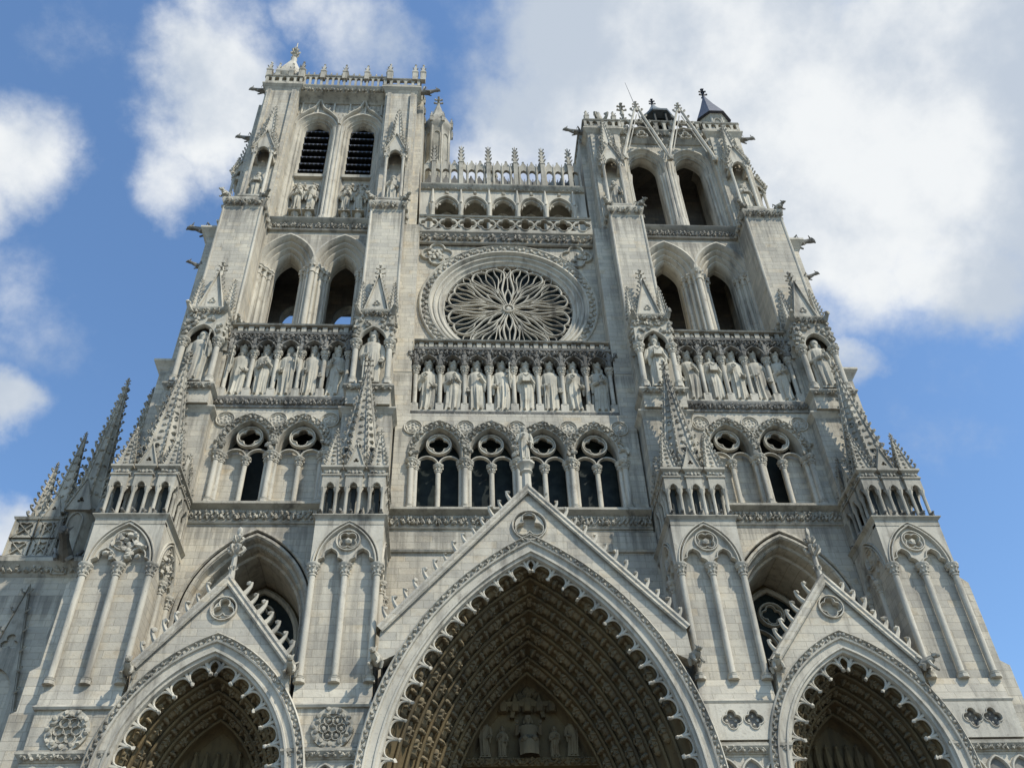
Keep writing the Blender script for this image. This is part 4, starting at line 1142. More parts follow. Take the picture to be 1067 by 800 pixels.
# ------------------------------------------------------------------ towers
def slab(parent, name, boxes, mat): return wallpart(name, boxes, mat, parent)
def tabernacle_mesh():
    mb = MB()     # niche projecting towards -y, back at y=0, foot at z=0
    mb.box(-.72, .72, -1.0, 0, 0, 1.25)
    mb.sweep(front3(-.72, .72, -1.0, 0), [(-.05, 1.1), (.1, 1.2), (.12, 1.35), (-.1, 1.42)])
    for e in (-1, 1):
        mb.lathe(e * .56, -.86, [(.16, 1.3), (.16, 1.45), (.1, 1.6), (.1, 5.9), (.17, 6.2), (.18, 6.35)], 8)
        mb.box(e * .56 - .1, e * .56 + .1, -.7, 0, 6.0, 6.35)
        spire(mb, e * .6, -.86, 6.3, 8.1, .19, 4, 6, .2, PI / 4, True, .04)
    low = arch(0, 6.1, .46, .7, 0, 7)
    for r in (0, 1, 2):
        mb.m = Matrix.Translation([(0, -.98, 0), (.72, -.5, 0), (-.72, -.5, 0)][r]) @ Matrix.Rotation((0, PI / 2, -PI / 2)[r], 4, 'Z')
        hw = .72 if r == 0 else .5; k = 1 if r == 0 else .75
        l2 = [(x * k, z) for x, z in low]
        mb.plate([(-hw, 6.1)] + l2 + [(hw, 6.1), (hw, 6.6), (0, 8.6 if r == 0 else 7.8), (-hw, 6.6)], [], 0, .2, True)
        mb.bar(l2, .1, -.08, .1); mb.bar([(-hw - .05, 6.5), (0, 8.7 if r == 0 else 7.9), (hw + .05, 6.5)], .12, -.12, .12)
        for e in (-1, 1):
            for i in range(6):
                t = (i + .5) / 6; crocket(mb, (e * (hw + .05) * (1 - t), 0, 6.5 + (2.2 if r == 0 else 1.4) * t), (e, 0, .3), (0, 0, 1), .3, 4)
        mb.m = None
    spire(mb, 0, -.5, 7.4, 12.2, .5, 4, 10, .36, PI / 4, True, .08)
    return mesh('tabernacle', mb, TRIM)
TM = tabernacle_mesh()
def parapet(B, x0, x1, y, z0, z1, n):
    """pierced parapet: little round-headed openings"""
    sp = (x1 - x0) / n
    holes = [archhole(x0 + (i + .5) * sp, z1 - .3, sp * .33, sp * .4, z0 + .14, 0, 5) for i in range(n)]
    B.plate(rect(x0, x1, z0, z1), holes, y, y + .2, True)
    B.sweep([(x0, y), (x1, y)], [(-.25, z1 - .06), (.06, z1 - .04), (.1, z1 + .06), (-.02, z1 + .14), (-.25, z1 + .14)])
def stub(B, x, y, z, h, r=.2):
    B.lathe(x, y, [(r, z), (r, z + h * .42), (r * 1.2, z + h * .44), (r * 1.2, z + h * .5), (r * .85, z + h * .52), (.03, z + h * 1.05)], 4, PI / 4)
    for k in range(4):
        a = PI / 4 + k * PI / 2
        crocket(B, (x + r * .5 * math.cos(a), y + r * .5 * math.sin(a), z + h * .64), (math.cos(a), math.sin(a), 0), (0, 0, 1), r * .7, 4)
    B.blob((x, y, z + h), r * .4)

TOW = {}
for s in (-1, 1):
    cx = s * TX; left = s < 0
    zt = 66.0 if left else 61.2
    yb = 2.9 if left else 2.5             # bay wall of the top storey
    B = MB()
    # lower belfry front
    holes = [archhole(cx + e * 1.68, 45.5, 1.60, 2.88, 37.5, 0, 10) for e in (-1, 1)]
    B.plate(rect(cx - 3.4, cx + 3.4, 37.4, 49.0), holes, 2.0, 2.1)
    xo, xi = s * 17.2, s * 6.0
    lo, hi = sorted((s * 15.2, s * 17.15)); B.box(lo, hi, 3.0, 7.6, 33, zt)
    lo, hi = sorted((s * 5.75, s * 8.2)); B.box(lo, hi, 3.0, 7.6, 33, zt)
    back = [archhole(cx + e * 1.68, 45.9, 1.0, 1.3, 39.0, 0, 8) for e in (-1, 1)] if left else []
    B.plate(rect(cx - 5.4, cx + 5.4, 33, zt), back, 6.9, 7.6, True)
    B.box(cx - 3.4, cx + 3.4, .9, 4, 37.3, 37.75)
    tw = obj('tower', B, WALL, CATH)
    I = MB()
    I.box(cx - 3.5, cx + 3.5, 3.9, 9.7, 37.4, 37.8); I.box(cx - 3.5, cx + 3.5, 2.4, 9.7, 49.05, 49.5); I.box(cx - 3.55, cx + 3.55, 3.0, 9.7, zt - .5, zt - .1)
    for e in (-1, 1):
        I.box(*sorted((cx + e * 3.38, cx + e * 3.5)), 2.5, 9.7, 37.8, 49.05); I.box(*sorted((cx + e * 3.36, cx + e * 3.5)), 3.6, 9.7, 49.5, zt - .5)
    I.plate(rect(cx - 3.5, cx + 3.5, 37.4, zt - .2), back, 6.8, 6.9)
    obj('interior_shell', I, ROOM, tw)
    for e in (-1, 1):
        O = MB(); c = cx + e * 1.68
        O.ring(c, 45.5, 1.60, 2.88, [(.24, 2.02), (.24, 1.9), (.12, 1.87), (0, 2.0), (-.06, 2.08), (-.1, 2.22), (-.2, 2.2), (-.28, 2.3), (-.34, 2.46), (-.44, 2.44), (-.52, 2.54), (-.58, 2.7), (-.66, 2.68), (-.74, 2.78), (-.79, 2.95), (-.8, 3.3)], 0, 14)
        for q in (-1, 1):
            for a_, b_, y_ in ((1.7, 1.58, 2.02), (1.7, 1.34, 2.28), (1.7, 1.08, 2.56), (1.7, .81, 2.84)): O.box(*sorted((c + q * a_, c + q * b_)), y_, 3.4, 37.6, 45.5)
        O.plate([(c - 1.7, 37.6), (c + 1.7, 37.6), (c + 1.7, 48.9), (c - 1.7, 48.9)], [archhole(c, 45.5, .81, 1.95, 38.2, 0, 10)], 3.3, 3.6, True)
        for o_, y in ((-.16, 2.14), (-.42, 2.42), (-.68, 2.7)):
            for q in (-1, 1): 
                O.lathe(c + q * (1.60 + o_ + .06), y, [(.14, 37.8), (.12, 44.7), (.16, 44.72), (.16, 44.8), (.13, 44.82), (.15, 45.1), (.24, 45.4), (.27, 45.42), (.27, 45.55)], 8)
                for k in range(5): O.blob((c + q * (1.6 + o_ + .06) + .19 * math.cos(k * 1.257), y + .19 * math.sin(k * 1.257), 45.25), .09)
        obj('belfry_arch', O, TRIM, tw)
    P = MB()
    for dx, y, r in ((0, 1.94, .17), (-.24, 2.06, .11), (.24, 2.06, .11)):
        P.lathe(cx + dx, y, [(r * 1.4, 37.8), (r, 38.4), (r, 44.65), (r * 1.3, 44.68), (r * 1.05, 44.78), (r * 1.25, 45.1), (r * 1.8, 45.4), (r * 1.9, 45.55)], 10)
        for k in range(6): P.blob((cx + dx + r * 1.5 * math.cos(k * PI / 3), y + r * 1.5 * math.sin(k * PI / 3), 45.22), r * .55)
    obj('pier_shaft', P, TRIM, tw)
    # string course under the top storey
    C = MB(); C.box(cx - 3.6, cx + 3.6, 1.95, 3.6, 48.6, 49.6)
    C.sweep([(cx - 3.5, 1.95), (cx + 3.5, 1.95)], [(-.05, 48.55), (.1, 48.62), (.14, 48.72), (.04, 48.8), (.06, 49.3), (.3, 49.5), (.34, 49.62), (.0, 49.75), (-.6, 49.9)])
    foliage(C, cx - 3.4, cx + 3.4, 1.88, 48.82, 49.3, .25, .11)
    obj('carved_string', C, BROWN if not left else CARVE, tw)
    # corner piers of the top storey
    for k, xc in ((0, s * XI), (1, s * 16.1)):
        D = MB(); w = 1.15 if k == 0 else 1.2
        D.box(xc - w, xc + w, 1.95, 6, 49.2, zt - .5)
        for e in (-1, 1):
            D.box(xc + e * (w - .3) - .14, xc + e * (w - .3) + .14, 1.78, 2.1, 49.3, zt - 1.1)
        if k == 1: D.box(*sorted((s * 16.5, s * 17.75)), 2.6, 6, 49.2, zt - 2.0)
        cornice(D, front3(xc - w, xc + w, 1.95, 6), zt - .9, zt - .2, .3); D.box(xc - w - .2, xc + w + .2, 1.75, 6, zt - .42, zt - .22)
        pr = obj('corner_pier', D, WALL, tw)
        link('tabernacle', TM, pr, (xc - s * .05, 1.95, 49.45), 0, (1, 1, 1 if left else .95))
        if k == 1: link('tabernacle', TM, pr, (s * 17.3, 3.4, 49.0), s * PI / 2, (1, 1, 1 if left else .95))
    # top storey bay
    F = MB(); oz, ow, oR, oh = (61.6, .9, 1.3, 56.4) if left else (57.5, 1.0, 1.6, 49.9)
    ex = 1.63 if left else 1.65
    ws = 1.38
    Ro = ws * 1.35
    F.plate(rect(cx - 3.45, cx + 3.45, 49.3, zt), [archhole(cx + e * ex, oz, ws, Ro, 50.0, 0, 10) for e in (-1, 1)], yb, yb + .1)
    fb = obj('belfry_wall', F, WALL, tw)
    for e in (-1, 1):
        O = MB(); c = cx + e * ex
        d = ws - ow
        O.ring(c, oz, ws, Ro, [(.16, yb + .03), (.16, yb - .1), (.04, yb - .12), (0, yb + .02), (-.06, yb + .07), (-.1, yb + .18), (-.2, yb + .15), (-.25, yb + .24), (-.28, yb + .36), (-.38, yb + .33), (-d + .1, yb + .42), (-d, yb + .55), (-d - .01, yb + .9)], oz - 50, 12)
        if left:
            # ogee hood with finial, sill, panel with two niches, louvres
            H = spline([(c - 1.6, oz + .3), (c - 1.45, oz + 1.0), (c - .85, oz + 1.9), (c - .35, oz + 2.45), (c, oz + 3.6)], 5)
            O.bar(H, .2, yb - .28, yb + .05); O.bar([(2 * c - x, z) for x, z in H], .2, yb - .28, yb + .05)
            for i in range(3, len(H) - 1, 3):
                for q in (-1, 1): crocket(O, (c + q * abs(H[i][0] - c), yb - .15, H[i][1] + .1), (q * .7, 0, .7), (0, 0, 1), .26, 4)
            O.blob((c, yb - .15, oz + 3.7), .26); 
            for q in range(6): crocket(O, (c, yb - .15, oz + 3.5), (math.cos(q), -.4, math.sin(q)), (0, 0, 1), .42, 4)
            O.box(c - ow - .1, c + ow + .1, yb + .25, yb + 1.4, oh - .3, oh)
            O.box(c - ws - .02, c + ws + .02, yb + .56, yb + 1.0, 49.6, oh - .25)
            for q in (-.45, .45):
                O.bar(arch(c + q, 54.75, .4, .5, 0, 6), .12, yb + .38, yb + .64)
                for m in range(5): O.blob((c + q + RN.uniform(-.35, .35), yb + .45, 55.3 + RN.uniform(-.1, .2)), .12, .12, .12, .3)
                O.lathe(c + q, yb + .42, [(.1, 51.5), (.26, 51.9), (.28, 52.1)], 8)
            LV = MB()
            for i in range(10):
                z = oh + .05 + i * .8
                LV.add([(c - ow, yb + .6, z), (c + ow, yb + .6, z), (c + ow, yb + 1.6, z + .9), (c - ow, yb + 1.6, z + .9), (c - ow, yb + .6, z + .06), (c + ow, yb + .6, z + .06), (c + ow, yb + 1.6, z + .96), (c - ow, yb + 1.6, z + .96)],
                       [(0, 1, 2, 3), (4, 5, 6, 7), (0, 1, 5, 4), (2, 3, 7, 6)])
                LV.cur = 1
                for j in range(6): LV.add([(c - ow + (j + .15) * ow / 3, yb + .58, z + .07), (c - ow + (j + .85) * ow / 3, yb + .58, z + .07), (c - ow + (j + .5) * ow / 3, yb + .59, z - .12)], [(0, 1, 2)])
                LV.cur = 0
            obj('louvres', LV, [LOUV, SLATE], fb)
            VB = MB(); VB.box(c - ow - .3, c + ow + .3, yb + 1.7, yb + 1.85, oh - .3, oz + 3); obj('shutter', VB, VOID, fb)
        else:
            O.plate(rect(c - 1.6, c + 1.6, 49.6, 60.5), [archhole(c, oz, ow + .01, oR, 49.8, 0, 10)], yb + .8, yb + 1.2, True)
            for q in (-1, 1):
                for o_, y in ((.14, .12), (.3, .28)): O.lathe(c + q * (ws - o_ + .05), yb + y, [(.12, 49.8), (.1, 55.6), (.18, 56.3), (.2, 56.5)], 8)
        obj('belfry_arch', O, TRIM, fb)
    Q = MB()
    for dx in (-.22, 0, .22): Q.lathe(cx + dx, yb - (.1 if dx == 0 else .02), [(.24, 49.6), (.22, 51.2), (.13, 51.4), (.13, oz - .8), (.2, oz - .2), (.22, oz + .05)], 8)
    if left:
        for i in range(6): Q.box(cx - 2.9 + i * 1.16 - .06, cx - 2.9 + i * 1.16 + .06, yb - .1, yb + .05, 63.4, 65.2)
    obj('pier_shaft', Q, TRIM, fb)
    # top cornice and parapet
    K = MB(); xa, xb = sorted((s * 5.9, s * 17.5))
    xL, xR = cx - 3.4, cx + 3.4
    K.sweep([(xL, yb), (xR, yb)], [(-.05, zt - 1.25), (.1, zt - 1.2), (.16, zt - 1.05), (yb - 2.15, zt - .7), (yb - 2.1, zt - .35), (yb - 1.95, zt - .2), (yb - 1.92, zt - .06), (-.3, zt - .04)]); foliage(K, xL, xR, 2.06, zt - .68, zt - .36, .26, .1)
    parapet(K, xL, xR, 2.02, zt - .02, zt + (1.3 if left else 1.1), 16 if left else 11)
    for k, xc in ((0, s * XI), (1, s * 16.1)):
        parapet(K, xc - 1.35, xc + 1.35, 1.72, zt - .2, zt + .6, 5)
        for e in (-1, 1):
            K.m = Matrix.Translation((xc + e * 1.35, 3.4, 0)) @ Matrix.Rotation(e * PI / 2, 4, 'Z'); parapet(K, -1.7, 1.7, 0, zt - .2, zt + .6, 5); K.m = None
    K.box(xa + .3, xb - .3, 3.2, 7.55, zt - .3, zt - .1)
    for e in (-1, 1):
        K.m = Matrix.Translation((cx + e * 5.9, 5.2, 0)) @ Matrix.Rotation(e * PI / 2, 4, 'Z'); parapet(K, -2.3, 2.3, 0, zt - .1, zt + .9, 8); K.m = None
    if left:
        for i in range(16): stub(K, xL + (i + .5) * .425, 2.1, zt + 1.35, .6, .09)
        for i in range(5): stub(K, -5.75, 2.9 + i * .9, zt + .8, 1.0, .14)
    obj('parapet', K, CARVE, tw)
    if left:
        for x, y, z, h, r in [(cx + x, 2.05, .9, 2.1, .25) for x in (-3.3, -1.65, 0, 1.65, 3.3)] + [(x, 1.75, .5, 2.3, .27) for x in (-6.4, -8.3, -5.8)] + [(-17.35, 1.9, .5, 2.3, .27), (-14.9, 1.8, .5, 2.3, .27)]:
            S_ = MB(); stub(S_, x, y, zt + z, h, r); obj('parapet_pinnacle', S_, CARVE, tw)
    gargoyle(tw, s * 5.6, 2.2, zt - .3, -s * PI / 2 * .95, .8); gargoyle(tw, s * 17.6, 2.4, zt - .4, s * PI / 2, .8)
    if left: gargoyle(tw, -17.9, 3.2, 60.5, -PI / 2, .8)
    TOW[s] = tw

# left tower: eight-sided stair turret on the outer corner
B = MB(); B.m = Matrix.Translation((-.15, -.5, .9)); x, y = -16.05, 3.6
B.lathe(x, y, [(1.25, 64.5), (1.25, 66.4), (1.4, 66.6), (1.42, 66.8), (.95, 68.2), (.4, 69.8), (.2, 70.4), (.26, 70.7), (.16, 70.9)], 8, PI / 8)
for k in range(8):
    a = k * PI / 4 + PI / 8; stub(B, x + 1.3 * math.cos(a), y + 1.3 * math.sin(a), 65.6, 2.2, .24)
for z, q in ((70.9, .3), (71.5, .46), (72.1, .28)):
    for k in range(6): crocket(B, (x, y, z), (math.cos(k * PI / 3), math.sin(k * PI / 3), 0), (0, 0, 1), q, 5)
B.tube([(x, y, 70.3), (x, y, 73.3)], [.14, .04], 6)
obj('stair_turret', B, TRIM, TOW[-1])

# right tower: open gables, bell cage, slated turret, corner pinnacle, lightning rod
for e in (-1, 1):
    B = MB(); c = TX + e * 1.6; y = 1.78
    for q in (-1, 1):
        B.tube([(c + q * 1.58, y - .05, 57.3), (c + q * 1.5, y, 58.0), (c + q * .12, y, 63.7)], [.13, .13, .09], 6)
        B.tube([(c + q * 1.2, y, 58.2), (c + q * .08, y, 62.8)], .045, 5)
        for i in range(7): crocket(B, (c + q * (1.45 - 1.35 * (i + .5) / 7), y, 58.2 + 5.5 * (i + .5) / 7), (q, 0, .2), (0, 0, 1), .36, 4)
        B.blob((c + q * 1.58, y - .1, 57.2), .26, .26, .3, .25)
    B.bar(foil(c, 60.2, .42, 3, PI / 2), .1, y - .06, y + .08, True); B.bar(foil(c, 61.9, .26, 3, PI / 2), .08, y - .06, y + .08, True)
    B.bar([(c - .75, 60.9), (c, 61.2), (c + .75, 60.9)], .1, y - .05, y + .1)
    cross_finial(B, c, y, 63.4, 1.1)
    obj('open_gable', B, TRIM, TOW[1])
B = MB(); x, y = 12.9, 5.6
B.cur = 0
for k in range(8):
    a = k * PI / 4 + PI / 8; B.tube([(x + 1.15 * math.cos(a), y + 1.15 * math.sin(a), 61), (x + 1.15 * math.cos(a), y + 1.15 * math.sin(a), 67.9)], .11, 5)
B.lathe(x, y, [(1.0, 61), (1.0, 64.9)], 8, PI / 8)
B.lathe(x, y, [(1.25, 64.9), (1.25, 65.1)], 8, PI / 8); B.lathe(x, y, [(.5, 65.3), (.45, 66.1), (.3, 66.5), (.1, 66.7)], 12)
for z in (65.6, 66.1, 66.6, 67.1):
    B.lathe(x, y, [(1.02, z), (1.14, z - .16), (1.12, z - .18), (1.0, z - .02)], 8, PI / 8)
B.cur = 1
B.lathe(x, y, [(1.45, 67.7), (1.5, 67.85), (1.1, 68.4), (.55, 69.4), (.1, 70.5)], 8, PI / 8)
lan = obj('bell_cage', B, [VOID, LEAD], TOW[1])
Bf = MB(); cross_finial(Bf, x, y, 70.3, 1.1); Bf.tube([(x - 1.3, y, 66), (x - 1.35, y, 69.2), (x - 1.9, y, 74)], [.04, .03, .015], 4); obj('lightning_rod', Bf, IRON, lan)
B = MB(); x, y = 16.35, 3.4
B.lathe(x, y, [(1.0, 60.5), (1.0, 63.8), (1.08, 63.9), (1.16, 64.2), (1.18, 64.3)], 8, PI / 8)
for k in range(8):
    a = k * PI / 4
    B.m = Matrix.Translation((x, y, 0)) @ Matrix.Rotation(a, 4, 'Z'); B.bar(archhole(0, 63.3, .26, .36, 61.6, 0, 5), .1, -1.02, -.86); B.m = None
    a += PI / 8; B.tube([(x + math.cos(a), y + math.sin(a), 61), (x + math.cos(a), y + math.sin(a), 64)], .1, 6)
tur = obj('stair_turret', B, TRIM, TOW[1])
B = MB(); B.lathe(x, y, [(1.42, 64.2), (1.36, 64.38), (.66, 66.4), (.06, 68.4)], 8, PI / 8); obj('turret_roof', B, SLATE, tur)
B = MB(); cross_finial(B, x, y, 68.1, 1.3); obj('turret_finial', B, IRON, tur)
B = MB(); B.lathe(7.4, 2.6, [(.55, 61), (.5, 62.6), (.3, 63.2), (.12, 64.2)], 8)
for k in range(6):
    a = k * PI / 3; crocket(B, (7.4 + .4 * math.cos(a), 2.6 + .4 * math.sin(a), 62.5), (math.cos(a), math.sin(a), 0), (0, 0, 1), .7, 5)
for k in (0, 2): stub(B, 8.3 - k * 1.0, 1.9, 61.9, 1.3, .22)
obj('corner_pinnacle', B, CARVE, TOW[1])
B = MB(); cross_finial(B, 9.5, 3.4, 65.4, 1.5); B.tube([(9.5, 3.4, 61.5), (9.5, 3.4, 65.5)], [.14, .09], 6)
for i in range(5):
    for k in range(4): crocket(B, (9.5, 3.4, 62.3 + i * .6), (math.cos(k * PI / 2), math.sin(k * PI / 2), 0), (0, 0, 1), .32, 4)
obj('tall_finial', B, CARVE, TOW[1])

# saints in the tabernacles and the small pairs under the louvred belfry
for s, k, xc, lb in ((-1, 0, -XI + .05, 'stone saint under a crocketed canopy, inner corner of the taller left tower top'), (-1, 1, -16.05, 'stone saint under a crocketed canopy, outer corner of the taller left tower top'),
                     (1, 0, XI - .05, 'stone saint under a crocketed canopy, inner corner of the shorter right tower top'), (1, 1, 16.05, 'stone saint under a crocketed canopy, outer corner of the shorter right tower top')):
    tag(obj('saint_statue', robed(2.9, 500 + 10 * k + s, 'book' if k else 'chest', False, True), STAT, None, loc=(xc, 1.45, 50.98)), lb, 'statue', 'saints in the tower tabernacles')
for e, nm in ((-1, 'left'), (1, 'right')):
    for q, n2_ in ((-.45, 'left'), (.45, 'right')):
        tag(obj('relief_saint', robed(2.9, 540 + e * 3 + int(q * 4), 'fold' if q < 0 else 'chest', q < 0, True, 0, .8), STAT, None, loc=(-TX + e * 1.63 + q, 2.9 + .36, 52.2)),
            'small stone saint below the %s louvred opening, %s one of the pair' % (nm, n2_), 'statue', 'paired saints under the louvres')
# statue over the main gable
tag(obj('gable_statue', robed(2.05, 555, 'chest', False, True, .15, .85), STAT, None, loc=(0, -3.15, 26.62)), 'stone saint standing on the tip of the big middle gable', 'statue')

# ------------------------------------------------------------------ bell-ringers' gallery between the towers
B = MB()
holes = [archhole(-3.81 + i * 1.905, 52.7, .78, 1.15, 49.6, 0, 9) for i in range(5)]
B.plate(rect(-5.6, 5.6, 49.2, 54.9), holes, 3.0, 3.4)
B.box(-5.6, 5.6, 2.4, 6.2, 48.9, 49.2); B.box(-5.6, 5.6, 3.2, 6.4, 54.6, 54.95); B.box(-5.6, 5.6, 5.9, 6.2, 49.2, 54.7)
ga_ = obj('ringers_gallery', B, TRIM, CATH)
A = MB()
for i in range(5):
    c = -3.81 + i * 1.905
    A.bar(arch(c, 52.7, .8, 1.18, .04, 10), .18, 2.8, 3.1); A.bar(arch(c, 52.7, .68, 1.0, 0, 10), .1, 2.95, 3.2)
    for q in (-1, 1): A.blob((c + q * .5, 3.1, 53.2), .13, .1, .13)
    A.bar(trefoil_head(c, 52.5, .7), .09, 3.9, 4.1)
    A.blob((c, 2.85, 54.15), .16)
for i in range(6):
    c = -4.76 + i * 1.905
    A.lathe(c, 2.9, [(.2, 49.6), (.17, 50.2), (.13, 50.3), (.13, 52.2), (.2, 52.6), (.22, 52.8), (.15, 52.9), (.12, 53.6), (.04, 54.9)], 8)
    for k in range(4): A.blob((c + .16 * math.cos(k * 1.57), 2.9 + .16 * math.sin(k * 1.57), 52.95), .1)
obj('arcade', A, TRIM, ga_)
C = MB(); C.sweep([(-5.6, 3.0), (5.6, 3.0)], [(-.1, 54.55), (.12, 54.62), (.16, 54.75), (.3, 54.9), (.32, 55.05), (-.2, 55.1)]); foliage(C, -5.5, 5.5, 2.9, 54.6, 54.85, .3, .08); obj('cornice', C, CARVE, ga_)
for y, z0, z1, nm in ((2.95, 55.05, 57.55, 'front'), (5.2, 55.6, 58.9, 'rear')):
    D = MB(); n = 18; sp = 10.9 / n
    holes = [[(x_, z_) for x_, z_ in archhole(-5.45 + (i + .5) * sp, z1 - .75, sp * .36, sp * .5, z0 + .15, 0, 5)] for i in range(n)]
    D.plate(rect(-5.45, 5.45, z0, z1), holes, y, y + .22, True)
    for i in range(n):
        c = -5.45 + (i + .5) * sp
        D.plate([(c - sp * .42, z1), (c + sp * .42, z1), (c, z1 + .55)], [], y, y + .2, True); D.blob((c, y + .1, z1 + .6), .09)
        D.lathe(c + sp / 2, y - .02, [(.1, z0), (.08, z0 + .2), (.06, z1 - .9), (.11, z1 - .7), (.05, z1 - .3), (.03, z1 + .3)], 6)
    D.box(-5.45, 5.45, y - .03, y + .25, z0 + (.1 if nm == 'front' else .75), z0 + (.3 if nm == 'front' else 1.15))
    if nm == 'front':
        for i in range(6):
            c = -4.76 + i * 1.905
            D.lathe(c, y - .05, [(.2, z0), (.2, z1 + .1), (.26, z1 + .15), (.2, z1 + .3), (.14, z1 + 1.2), (.03, z1 + 2.3)], 4, PI / 4)
            for q in range(4):
                for k in range(4):
                    a = PI / 4 + k * PI / 2; r = .2 - .04 * q
                    crocket(D, (c + r * .8 * math.cos(a), y - .05 + r * .8 * math.sin(a), z1 + .4 + q * .45), (math.cos(a), math.sin(a), 0), (0, 0, 1), .22, 4)
    obj('openwork_arcade', D, CARVE if nm == 'front' else DARKC, ga_)
tag(obj('angel_statue', robed(1.9, 577, 'chest', False, False, .0, .9), STAT, None, loc=(-.55, 4.7, 59.1 - 2.4 + 1.0)), 'small weathered stone figure on the openwork gallery between the towers', 'statue')
B = MB(); B.box(-.85, -.25, 4.4, 5.2, 54.9, 57.62); obj('statue_block', B, CARVE, ga_)
# small turret in the angle behind the left tower
B = MB(); x, y = -4.75, 6.6
B.lathe(x, y, [(1.0, 54.5), (1.0, 66.6), (1.12, 66.8), (1.25, 67.1), (1.28, 67.4), (.6, 69.2), (.12, 71.2)], 8, PI / 8)
for k in range(8):
    a = k * PI / 4 + PI / 8; B.tube([(x + math.cos(a), y + math.sin(a), 55), (x + math.cos(a), y + math.sin(a), 67)], .11, 6)
    stub(B, x + 1.2 * math.cos(a), y + 1.2 * math.sin(a), 67.1, 1.3, .17)
    a = k * PI / 4; B.m = Matrix.Translation((x, y, 0)) @ Matrix.Rotation(a, 4, 'Z'); B.bar(archhole(0, 65.6, .26, .36, 58, 0, 5), .08, -1.02, -.88); B.m = None
cross_finial(B, x, y, 70.9, 1.5)
obj('stair_turret', B, CARVE, CATH)

# nave behind
B = MB(); B.box(-7, 7, 10, 70, 0, 46); B.box(-18, 18, 10.6, 70, 0, 20); obj('nave', B, WALL, CATH)
B = MB(); B.add([(-7.4, 10, 46), (7.4, 10, 46), (7.4, 70, 46), (-7.4, 70, 46), (0, 10, 54), (0, 70, 54)], [(0, 1, 4), (2, 3, 5), (1, 2, 5, 4), (3, 0, 4, 5)]); obj('nave_roof', B, LEAD, CATH)

# ------------------------------------------------------------------ chapel buttresses on the left flank
B = MB()
B.box(-26.5, -21.6, 6.0, 10.0, 0, 27.0); B.box(-40, -24.5, 7.2, 12, 0, 25.5); B.box(-21.7, -18.2, 7.4, 10, 0, 29.0)
B.box(-23.3, -21.3, 6.6, 9.0, 27, 31.5)
ch = obj('chapel', B, WALL, CATH)
C = MB(); cornice(C, front3(-26.5, -21.6, 6.0, 10.0), 26.4, 27.5, .45); foliage(C, -26.5, -21.6, 5.85, 26.55, 27.0, .35, .15)
cornice(C, [(-40, 7.2), (-24.5, 7.2)], 24.8, 25.7, .4)
obj('cornice', C, CARVE, ch)
D = MB()
def tracery_block(mb, m, w, z0, z1):
    mb.m = m
    h = (z1 - z0) / 2
    for i in range(2):
        for j in range(2):
            if i == 1 and j == 1 and w > 1.4: pass
            x0 = -w + i * w; zz = z0 + j * h
            mb.plate(rect(x0 + .04, x0 + w - .04, zz + .04, zz + h - .04), [foil(x0 + w / 2, zz + h / 2, min(w, h) * .4, 4, PI / 4, 5)], 0, .15)
            mb.bar(rect(x0, x0 + w, zz, zz + h), .12, -.08, .1, True)
            mb.bar([(x0, zz), (x0 + w, zz + h)], .07, .0, .1); mb.bar([(x0 + w, zz), (x0, zz + h)], .07, .0, .1)
    mb.m = None
tracery_block(D, Matrix.Translation((-24.35, 6.0, 0)), 1.15, 27.5, 29.8)
tracery_block(D, Matrix.Translation((-23.2, 7.1, 0)) @ Matrix.Rotation(PI / 2, 4, 'Z'), 1.1, 27.5, 29.8)
D.box(-25.4, -23.3, 6.14, 8.2, 27.4, 29.7); D.sweep(front3(-25.5, -23.2, 6.0, 8.2), [(-.1, 29.75), (.08, 29.8), (.12, 29.92), (-.1, 30)])
obj('pierced_parapet', D, CARVE, ch)
gargoyle(ch, -22.3, 5.9, 27.3, .15, 1.6); gargoyle(ch, -25.9, 5.9, 26.9, -.3, 1.4)
for x, y, zb, z0, z1, r, n, st in ((-22.45, 6.6, 26.5, 30.6, 39.6, .78, 8, 15), (-21.3, 7.7, 28, 32.0, 40.0, .66, 8, 13), (-23.75, 6.5, 27, 30.3, 35.6, .5, 4, 10), (-24.8, 6.7, 27, 29.6, 33.6, .42, 4, 9), (-20.2, 6.6, 27, 30.0, 35.5, .5, 4, 10), (-23.1, 7.3, 28, 31.0, 36.8, .45, 4, 11)):
    P = MB()
    P.lathe(x, y, [(r * 1.05, zb), (r * 1.05, z0 - .3), (r * 1.25, z0 - .1), (r * 1.2, z0)], n, PI / n)
    for k in range(4):
        P.m = Matrix.Translation((x, y, 0)) @ Matrix.Rotation(k * PI / 2, 4, 'Z')
        P.plate([(-r * .8, z0 - .4), (r * .8, z0 - .4), (0, z0 + r * 1.9)], [foil(0, z0 + r * .25, r * .25, 3, PI / 2, 5)], -r * 1.2, -r * .95)
        P.bar([(-r * .85, z0 - .4), (0, z0 + r * 2), (r * .85, z0 - .4)], .1, -r * 1.3, -r * 1.0)
        P.bar(archhole(0, z0 - 1.0, r * .45, r * .7, zb, 0, 5), .1, -r * 1.1, -r * .9)
        P.m = None
    spire(P, x, y, z0, z1, r, n, st, .38, PI / n, True, .07)
    for k in range(n):
        for i in range(7):
            t = .1 + i * .11; a = k * 2 * PI / n; q = r * math.cos(PI / n) * (1 - t); P.blob((x + q * math.cos(a), y + q * math.sin(a), z0 + (z1 - z0) * t), .12, .12, .1, .3)
    obj('pinnacle', P, CARVE, ch)
